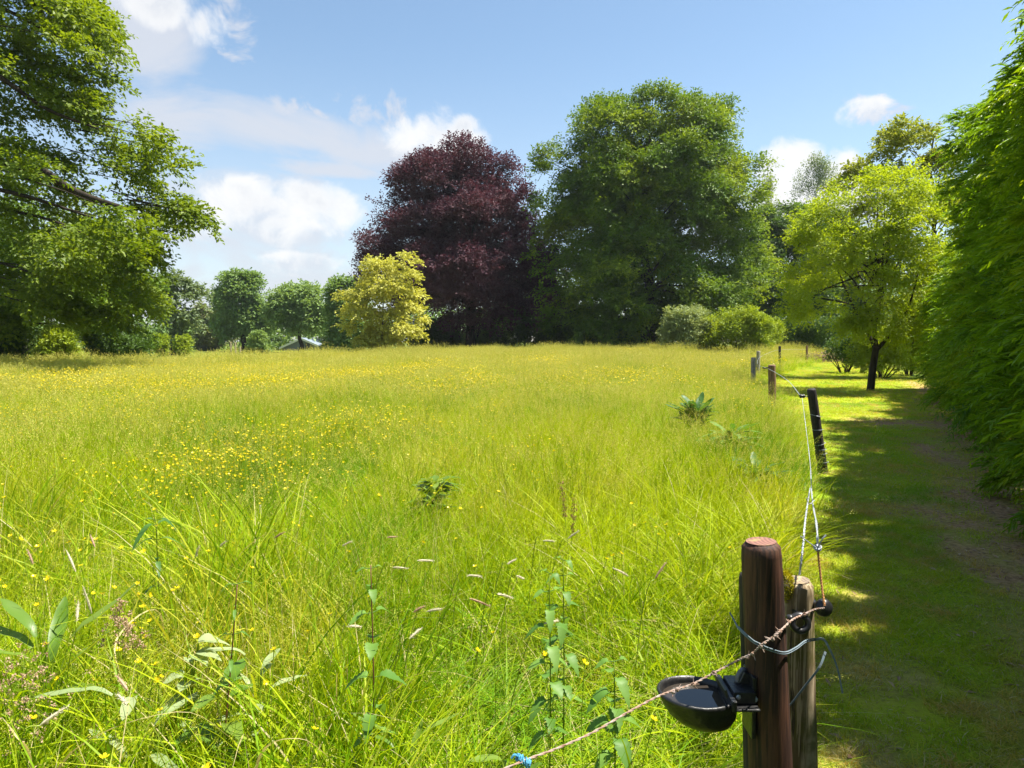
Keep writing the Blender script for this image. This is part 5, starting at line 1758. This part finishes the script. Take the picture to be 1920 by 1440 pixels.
def buttercups():
    r = np.random.default_rng(130)
    fv, ff, fm, fa = flower_mesh(r, .0125)
    fme = mesh('flower', fv, ff, [M['petal'], M['petal_o']], {'v': fa}, fm)
    stems = []
    for k in range(4):
        h = .62
        mb = MB()
        top = np.array([r.normal(0, .04), r.normal(0, .04), h])
        mb.tube(sm([(0, 0, 0), (r.normal(0, .02), r.normal(0, .02), h * .55), top], 8), [.0016] * 9, 4, cap=False)
        faces = [np.concatenate(l) for l in mb.f.values()]
        stems.append((mesh('buttercup', np.concatenate(mb.v), faces, [M['stem']], {'v': np.concatenate(mb.at)}), top))
    # the ones the photo shows individually: first those one can point at, then a random drift
    px = [(195, 1417), (300, 1325), (926, 1196), (1226, 1336), (60, 1335), (388, 1438), (90, 1098), (258, 1094), (280, 1108), (220, 1212), (70, 1030), (180, 1015), (192, 1110), (160, 1010), (270, 1035),
          (280, 1020), (245, 1034), (228, 1024), (150, 1027), (130, 1022), (295, 1270), (250, 1176), (282, 1174), (550, 978), (472, 1066), (560, 990), (1020, 1238), (1048, 1246), (1096, 1250), (1138, 1048),
          (1150, 1040), (1165, 1035), (1190, 985), (1210, 978), (1235, 1005), (1250, 985), (1185, 945), (1230, 990), (1370, 1022), (1275, 1004), (590, 1380), (895, 1215), (325, 988), (400, 968), (295, 985), (38, 1012), (38, 985), (20, 1008)]
    spots = []
    for a, b in px:
        D = EYE - .58
        d = cam_dir(a, b); t = D / -d.z
        q = d * t
        s = 1.0
        spots.append((q.x, q.y, .58 / .62 + r.normal(0, .02)))
    while len(spots) < 290:
        y = 2.2 + 8.5 * r.uniform() ** 1.25
        x = -y * r.uniform(.02, .80)
        if wob(x, y, 2.0) + r.normal(0, .4) < .1 and r.uniform() < .8:
            continue
        spots.append((x, y, r.uniform(.7, 1.05)))
    for k, (x, y, s) in enumerate(spots):
        st, top = stems[k % 4]
        o = obj('buttercup', st, None, (x, y, float(ground_z(x, y))))
        a = r.uniform(0, 6.28)
        R = Matrix.Rotation(a, 3, 'Z')
        tp = R @ Vector(top * s)
        o.location.x -= tp.x; o.location.y -= tp.y
        o.rotation_euler = (0, 0, a)
        o.scale = (s, s, s)
        tag(o, 'small yellow buttercup on a thin stem among the near meadow grass', 'flower', 'buttercups scattered through the near meadow')
        f = obj('flower', fme, o, tuple(top))
        f.rotation_euler = (r.normal(0, .35), r.normal(0, .35), r.uniform(0, 6))
        fs = r.uniform(.85, 1.25)
        f.scale = (fs, fs, fs)
    # the uncountable yellow haze of flowers farther off
    src = []
    for k, (n, R, h0, h1, sz) in enumerate(((32, .42, .36, .62, .0115), (60, .9, .42, .66, .021), (72, 1.4, .46, .70, .034))):
        vs, fs, ms, vat, nn = [], {}, {}, [], 0
        mb = MB()
        for j in range(n):
            v, f_, m_, at_ = flower_mesh(r, sz)
            q = R * math.sqrt(r.uniform()); a = r.uniform(0, 6.28)
            c = np.array([q * math.cos(a), q * math.sin(a), r.uniform(h0, h1)])
            M3 = np.array(Euler((r.normal(0, .4), r.normal(0, .4), 0)).to_matrix())
            mi0 = 0
            v = v @ M3.T + c
            o0 = 0
            for arr in f_:
                k_ = len(arr)
                mm = ms_ = m_[o0:o0 + k_]; o0 += k_
                for mval in np.unique(mm):
                    mb.f.setdefault((arr.shape[1], int(mval)), []).append(arr[mm == mval] + mb.n)
            mb.v.append(v); mb.at.append(at_); mb.n += len(v)
            mb.tube([(c[0] * .9, c[1] * .9, 0), c], [.0012 + sz * .012] * 2, 3, 2, cap=False)
        faces, mi = [], []
        for (kk, m_), lst in mb.f.items():
            q = np.concatenate(lst); faces.append(q); mi.append(np.full(len(q), m_))
        src.append(mesh('flowers', np.concatenate(mb.v), faces, [M['petal'], M['petal_o'], M['stem']], {'v': np.concatenate(mb.at)}, np.concatenate(mi)))
    PT, IX = [], []
    for i, (y0, y1, dens) in enumerate(((5.5, 16, 7.5), (16, 32, 3.4), (32, 58, .8))):
        p = grid_points(r, -y1, y1, y0, y1, dens)
        x, y = p[:, 0], p[:, 1]
        den = np.clip(.55 + .7 * wob(x, y, 4.5), 0, 1) * np.interp(x / y, [-.85, -.3, -.05, .12, .35], [.85, .95, .5, .28, .14])
        if i == 0:
            den = np.clip(.42 + .95 * wob(x, y, 3.2), 0, 1) * np.interp(x / y, [-.85, -.35, -.12, .05, .2], [1, 1, .45, .12, .05])
        den = np.where(i == 2, np.clip(.5 + .6 * wob(x, y, 9), 0, 1) * np.interp(x / y, [-.6, -.4, .1, .3], [.5, .9, .5, .25]), den)
        ok = (np.abs(x) < .8 * y + 1) & (x < fence_x(y) - .6) & (r.uniform(0, 1, len(p)) < den) & (y < np.interp(x, [-40, -20, -14, -8, 30], [32, 34, 48, 56, 58]))
        p = p[ok]
        PT.append(np.stack([p[:, 0], p[:, 1], ground_z(p[:, 0], p[:, 1])], 1)); IX.append(np.full(len(p), i))
    PT, IX = np.concatenate(PT), np.concatenate(IX)
    n = len(PT); s = r.uniform(.85, 1.2, n)
    o = scatter('buttercup_drift', PT, r.uniform(0, 6.28, n), np.zeros((n, 2)), np.stack([s, s, s], 1), IX, src)
    tag(o, 'yellow haze of countless small buttercups in the farther meadow', 'wildflowers', kind='stuff')


buttercups()


def leaf_blade(mb, r, base, d, L, Wd, up=(0, 0, 1), curl=.35, mat_i=0, segs=6, wave=.12, v=None, shape='lance'):
    """broad leaf with a midrib fold, curving down to the tip"""
    base = np.array(base, float); d = unit(np.array(d, float)); up = np.array(up, float)
    s = unit(np.cross(up, d)); nn = np.cross(d, s)
    rows = []
    for i in range(segs + 1):
        t = i / segs
        if shape == 'lance': w = math.sin(math.pi * min(1, t * .93 + .05)) ** .75
        elif shape == 'heart': w = (math.sin(math.pi * min(1, .16 + t * .84)) ** .8) * (1.15 - .35 * t)
        else: w = 1 - .9 * t ** 2
        w *= 1 + (.13 if i % 2 else -.13) * (0 < i < segs) * (segs > 9)
        c = base + d * L * t - np.array([0, 0, 1]) * curl * L * t ** 2 + nn * .03 * L * math.sin(t * 7 + r.uniform(0, 1))
        wv = wave * Wd * math.sin(t * 9 + 1.3)
        rows += [c - s * Wd * .5 * w + nn * (.16 * Wd * w + wv * .4), c, c + s * Wd * .5 * w + nn * (.16 * Wd * w - wv * .4)]
    k = np.arange(segs)
    f = np.concatenate([np.stack([3 * k, 3 * k + 1, 3 * k + 4, 3 * k + 3], 1), np.stack([3 * k + 1, 3 * k + 2, 3 * k + 5, 3 * k + 4], 1)])
    mb.add(rows, f, mat_i, r.uniform(0, 1) if v is None else v)


def on_plane(px, py, z):
    d = cam_dir(px, py); t = (EYE - z) / -d.z
    q = d * t
    return Vector((q.x, q.y, z))


def seed_grasses():
    """pale foxtail heads the photo shows one by one: (head base px, head tip px)"""
    r = np.random.default_rng(140)
    heads = [((62, 1058), (52, 1028)), ((142, 1072), (124, 1028)), ((172, 1150), (155, 1095)), ((144, 1165), (147, 1125)), ((178, 1026), (169, 1000)), ((366, 1046), (373, 1021)), ((412, 1026), (425, 1011)),
             ((489, 966), (488, 945)), ((515, 1009), (533, 995)), ((782, 1051), (814, 1049)), ((736, 1064), (764, 1063)), ((876, 1079), (903, 1078)), ((880, 1122), (918, 1133)), ((932, 1114), (960, 1117)),
             ((800, 1147), (830, 1138)), ((642, 1024), (660, 1012)), ((726, 1008), (740, 1005)), ((1065, 1010), (1086, 992)), ((678, 1176), (652, 1170)), ((768, 1198), (790, 1174)), ((775, 1148), (796, 1133)),
             ((1018, 1014), (1040, 1012)), ((968, 1080), (980, 1082)), ((951, 1058), (965, 1048)), ((240, 1295), (218, 1262)), ((238, 1322), (219, 1296)), ((75, 1360), (126, 1320)), ((1178, 1080), (1150, 1062)), ((1228, 1085), (1250, 1050)), ((1020, 1170), (1048, 1160))]
    for k, ((ax, ay), (bx, by)) in enumerate(heads):
        a = on_plane(ax, ay, .66); b = P(bx, by, a.y + r.uniform(-.02, .04))
        if (b - a).length < .05: b = a + (b - a).normalized() * .05
        side = -1 if bx < ax else 1
        root = Vector((a.x - side * r.uniform(.08, .22), a.y + r.uniform(-.05, .15), 0))
        o = thing('foxtail_grass', 'pale foxtail grass head on a thin stalk above the near meadow', 'grass head', root, 'pale foxtail heads in the near meadow')
        mb = MB()
        dd = (b - a)
        st = sm([(0, 0, 0), (a - root) * .55 + Vector((-.02 * side, 0, .06)), (a - root) - dd * .6 + Vector((0, 0, .01)), a - root], 16)
        mb.tube(st, np.linspace(.0022, .0014, len(st)), 4, cap=False, v=.9)
        mb.build('stalk', M['stem'], o)
        hb = MB()
        ts = np.linspace(0, 1, 8)
        rad = .0042 * np.array([.35, .8, 1, 1, .95, .8, .55, .2])
        pts = [np.array(a - root) + np.array(dd) * t - np.array([0, 0, .008]) * t ** 2 for t in ts]
        hb.tube(pts, rad, 7, 0, v=r.uniform(0, 1))
        n = 70
        t = r.uniform(0, 1, n)
        c = np.array([np.interp(t, ts, [p[j] for p in pts]) for j in range(3)]).T
        u = unit(r.normal(0, 1, (n, 3)))
        v, f = diamonds(c + u * .0025, u + unit(np.array(dd)) * 1.2, r.normal(0, 1, (n, 3)), .008, .0018)
        hb.add(v, f, 0, np.repeat(r.uniform(0, 1, n), 4))
        hb.build('head', M['whitehead'] if k % 4 else M['pinkseed'], o)
    # pinkish open panicles at lower left
    for px, py, hgt, lab in ((225, 1145, .8, 'pinkish tufted grass head leaning in the lower left meadow'), (232, 1178, .76, 'second pinkish tufted head just below its twin in the lower left'),
                             (35, 1250, .74, 'large loose pinkish grass panicle at the lower left edge'), (20, 1300, .72, 'low pinkish panicle at the very left edge near the bottom'),
                             (1052, 925, .85, 'reddish brown dock spike standing alone in the middle meadow'), (1078, 960, .7, 'short brown seed spike below the reddish dock spike')):
        top = on_plane(px, py - 22, hgt - .02)
        root = Vector((top.x + r.normal(0, .06), top.y + .05, 0))
        o = thing('panicle_grass', lab, 'grass head', root)
        mb = MB()
        st = sm([(0, 0, 0), (top - root) * .6 + Vector((0, 0, .03)), top - root], 12)
        mb.tube(st, np.linspace(.0024, .001, len(st)), 4, cap=False, v=.7)
        hb = MB()
        dirn = unit(st[-1] - st[-3])
        spike = px > 900
        for j in range(40 if not spike else 34):
            t = r.uniform(0, 1)
            L = (.14 if not spike else .22) * (1 if px > 100 else 1.3)
            c = st[-1] - dirn * L * t
            sp = (.022 if px > 100 else .05) * (.3 + t) if not spike else .010
            q = c + r.normal(0, 1, 3) * sp
            if not spike: mb.tube([c - dirn * .01, q], .0006, 3, cap=False)
            n = 9
            v, f = diamonds(q + r.normal(0, .004, (n, 3)), r.normal(0, 1, (n, 3)) + dirn, r.normal(0, 1, (n, 3)), .009, .005)
            hb.add(v, f, 0, np.repeat(r.uniform(0, 1, n), 4))
        mb.build('stalk', M['stem'], o)
        hb.build('panicle', M['pinkseed'] if not spike else plain('dock_rust', (0.30, 0.16, 0.06), .8, scale=40), o)


seed_grasses()


def meadow_plants():
    r = np.random.default_rng(150)

    def broad(name, lab, px, py, z, n, L, Wd, mt, cat, shape='lance', spread=1.0, lift=.7, curl=.45, stem_h=None):
        c = on_plane(px, py, z)
        o = thing(name, lab, cat, (c.x, c.y, 0))
        mb = MB()
        lb = None
        for k in range(n):
            a = 6.283 * k / n + r.normal(0, .35)
            d = np.array([math.cos(a) * spread, math.sin(a) * spread, lift * r.uniform(.5, 1.3)])
            l_ = L * r.uniform(.7, 1.15)
            st = np.array([0, 0, z * r.uniform(.35, .85)])
            e = st + unit(d) * l_ * .3
            mb.tube(sm([(0, 0, 0), st * .6, e], 6), [.003] * 7, 4, cap=False, v=.6)
            leaf_ = MB()
            leaf_blade(leaf_, r, e, d, l_, Wd * r.uniform(.75, 1.1), curl=curl * r.uniform(.6, 1.3), shape=shape, segs=8)
            leaf_.build('leaf', mt, o, smooth=True)
        mb.build('stem', M['stem'], o)
        return o
    broad('dock_plant', 'pale broad leaved dock at the left edge of the lower meadow', 85, 1160, .62, 8, .30, .055, M['broad'], 'plant', lift=1.1, curl=.25)
    broad('dock_plant', 'dock with one long pale leaf arching above the lower left grass', 255, 1245, .62, 6, .26, .042, M['broad_pale'], 'plant', lift=.5, curl=.3)
    broad('hogweed_plant', 'pale crinkled hogweed leaf cluster in the left lower meadow', 352, 1128, .70, 10, .10, .07, M['broad_pale'], 'plant', shape='heart', lift=.25, curl=.5)
    broad('dock_plant', 'dock with rounded bright leaves right of the crinkled hogweed', 420, 1240, .58, 9, .13, .06, M['broad'], 'plant', shape='heart', lift=.6)
    broad('dock_plant', 'pale leaved dock under the dark thistle stalk', 480, 1195, .60, 8, .16, .035, M['broad_pale'], 'plant', lift=.8)
    broad('lime_leaf_plant', 'bright lime leaved low plant in the middle of the meadow', 812, 890, .58, 40, .20, .085, M['broad'], 'plant', shape='heart', lift=.7, curl=.4)
    broad('lime_leaf_plant', 'small yellow green leafy plant at the bottom by the blue knot', 960, 1385, .42, 9, .12, .04, M['broad'], 'plant', lift=1.0)
    broad('lime_leaf_plant', 'feathery yellow green sprout at the lower left bottom', 425, 1350, .40, 10, .12, .02, M['broad'], 'plant', lift=.9, curl=.6)
    broad('lime_leaf_plant', 'bright leafy sprout at the bottom left of the middle nettle', 760, 1360, .42, 6, .20, .022, M['broad'], 'plant', lift=1.1, curl=.3)
    # big dark comfrey like rosettes beside the fence
    broad('burdock_plant', 'big dark leaved rosette in the grass near the brown fence post', 1305, 780, .50, 60, .50, .115, M['broad_dark'], 'plant', lift=1.7, curl=.45)
    broad('burdock_plant', 'smaller paler leafy rosette just below the big dark one', 1372, 815, .46, 40, .44, .09, M['nettle'], 'plant', lift=1.0, curl=.55)
    broad('dock_plant', 'low leaf tuft in the grass below both leafy rosettes', 1415, 880, .35, 18, .34, .09, M['broad_dark'], 'plant', lift=1.1, curl=.5)

    def nettle(lab, px, py_top, z_top, pairs, L, stem_mt, lean=(0, 0), y=None, leaf_mt=None, leaf_w=.55):
        t = on_plane(px, py_top, z_top)
        o = thing('nettle_plant', lab, 'plant', (t.x - lean[0], t.y - lean[1], 0))
        top = t - o.location
        mb = MB()
        st = sm([(0, 0, 0), tuple(top * .5 + Vector((.005, 0, 0))), tuple(top)], 14)
        mb.tube(st, np.linspace(.0034, .0018, len(st)), 7, v=.5)
        mb.build('stem', stem_mt, o, smooth=True)
        for k, (u, sc_) in enumerate(pairs):
            c = np.array([np.interp(u, np.linspace(0, 1, len(st)), st[:, j]) for j in range(3)])
            a = (k % 2) * 1.57 + r.normal(0, .3) + .2
            for sgn in (0, math.pi):
                d = np.array([math.cos(a + sgn), math.sin(a + sgn), .15])
                lb = MB()
                e = c + unit(d) * .02
                lb.tube([c, e], .0014, 4, cap=False, v=.5)
                leaf_blade(lb, r, e, d, L * sc_ * r.uniform(.8, 1.15), L * sc_ * leaf_w, curl=r.uniform(.5, 1.1), shape='heart', segs=13)
                lb.build('leaf', leaf_mt or M['nettle'], o, smooth=True)
    def levels(a, n, big=1.0):
        return [(a + (1 - a) * k / (n - 1), big * (.55 + .5 * math.sin(math.pi * (.25 + .75 * k / (n - 1))))) for k in range(n)]
    nettle('tall thin plant with dark red stem and drooping leaf pairs in the centre bottom', 695, 1060, .95, [(.42, .8), (.5, 1.0), (.62, 1.1), (.74, 1.0), (.84, .8), (.92, .6), (.99, .35)], .075, M['redstem'])
    nettle('leafy nettle beside the meadow centre, taller left one of the right pair', 1030, 1075, .90, levels(.40, 10), .070, M['stem'])
    nettle('leafy nettle behind its twin, slightly right of centre', 1056, 1050, .90, levels(.45, 10), .062, M['stem'])
    nettle('short broad leaved nettle left of the drinking bowl', 1152, 1240, .70, levels(.60, 7, 1.1), .075, M['stem'])
    nettle('dark leaved stalk standing alone in the left middle meadow', 292, 975, .80, [(.6, 1.0), (.75, 1.2), (.88, 1.2), (.97, 1.8), (1, 1.2)], .075, M['stem'], leaf_mt=M['broad_dark'], leaf_w=.25)
    nettle('dark thin thistle stalk leaning in the lower left meadow', 445, 1095, .85, [(.6, .8), (.7, .7), (.8, .6), (.9, .5), (1, .5)], .07, M['redstem'], lean=(.10, 0), leaf_w=.3)
    # long arching blades at the very front
    mb = MB()
    specs = [((110, 1440), (330, 1335), (450, 1395)), ((30, 1310), (140, 1330), (235, 1400)), ((480, 1440), (560, 1385), (640, 1440)), ((1180, 1430), (1100, 1300), (1060, 1330)), ((60, 1440), (30, 1380), (0, 1340)), ((690, 1440), (850, 1392), (900, 1440)), ((300, 1150), (218, 1200), (245, 1320))]
    for k, pts in enumerate(specs):
        q = [np.array(on_plane(a, b, z)) for (a, b), z in zip(pts, (.45, .60, .42))]
        c = sm([np.array([q[0][0], q[0][1] + .02, 0.0])] + q, 20)
        o = thing('long_grass_blade', ['broad arching grass blade sweeping across the lower left corner', 'pale grass blade bent down at the left bottom', 'looping grass blade at the bottom left of centre', 'bright grass blade bowed left of the drinking bowl',
                                       'short broad blade at the extreme left bottom', 'pale arched blade along the bottom centre', 'upright blade bent over beside the pinkish grass heads'][k], 'grass blade', tuple(c[0]))
        mb = MB()
        tan = unit(np.gradient(c, axis=0)); s = unit(np.cross(tan, np.array([.1, .5, 1.0])))
        w = .0042 * (1 - .9 * np.linspace(0, 1, len(c)) ** 3)[:, None]
        v = np.stack([c - s * w, c + np.cross(s, tan) * w * .4, c + s * w], 1).reshape(-1, 3) - c[0]
        i = np.arange(len(c) - 1)
        f = np.concatenate([np.stack([3 * i, 3 * i + 1, 3 * i + 4, 3 * i + 3], 1), np.stack([3 * i + 1, 3 * i + 2, 3 * i + 5, 3 * i + 4], 1)])
        mb.add(v, f, 0, r.uniform(.5, 1))
        mb.build('blade', M['grass'] if k % 2 else M['straw'], o, smooth=True)


meadow_plants()


def haze():
    me = bpy.data.meshes.new('haze')
    bm = bmesh.new()
    bmesh.ops.create_cube(bm, size=1.0, matrix=Matrix.Translation((0, 120, 21)) @ Matrix.Diagonal((900, 400, 46, 1)))
    bm.to_mesh(me); bm.free()
    m, g = mat('summer_haze')
    v = g.n('ShaderNodeVolumePrincipled')
    v.inputs['Color'].default_value = (0.85, 0.92, 1.0, 1)
    v.inputs['Density'].default_value = HAZE
    v.inputs['Anisotropy'].default_value = 0.3
    o_ = g.n('ShaderNodeOutputMaterial')
    g.l(v.outputs[0], o_.inputs['Volume'])
    me.materials.append(m)
    tag(obj('haze', me), 'thin pale summer haze softening the far trees', 'haze', kind='stuff')


HAZE = 0.00018
haze()
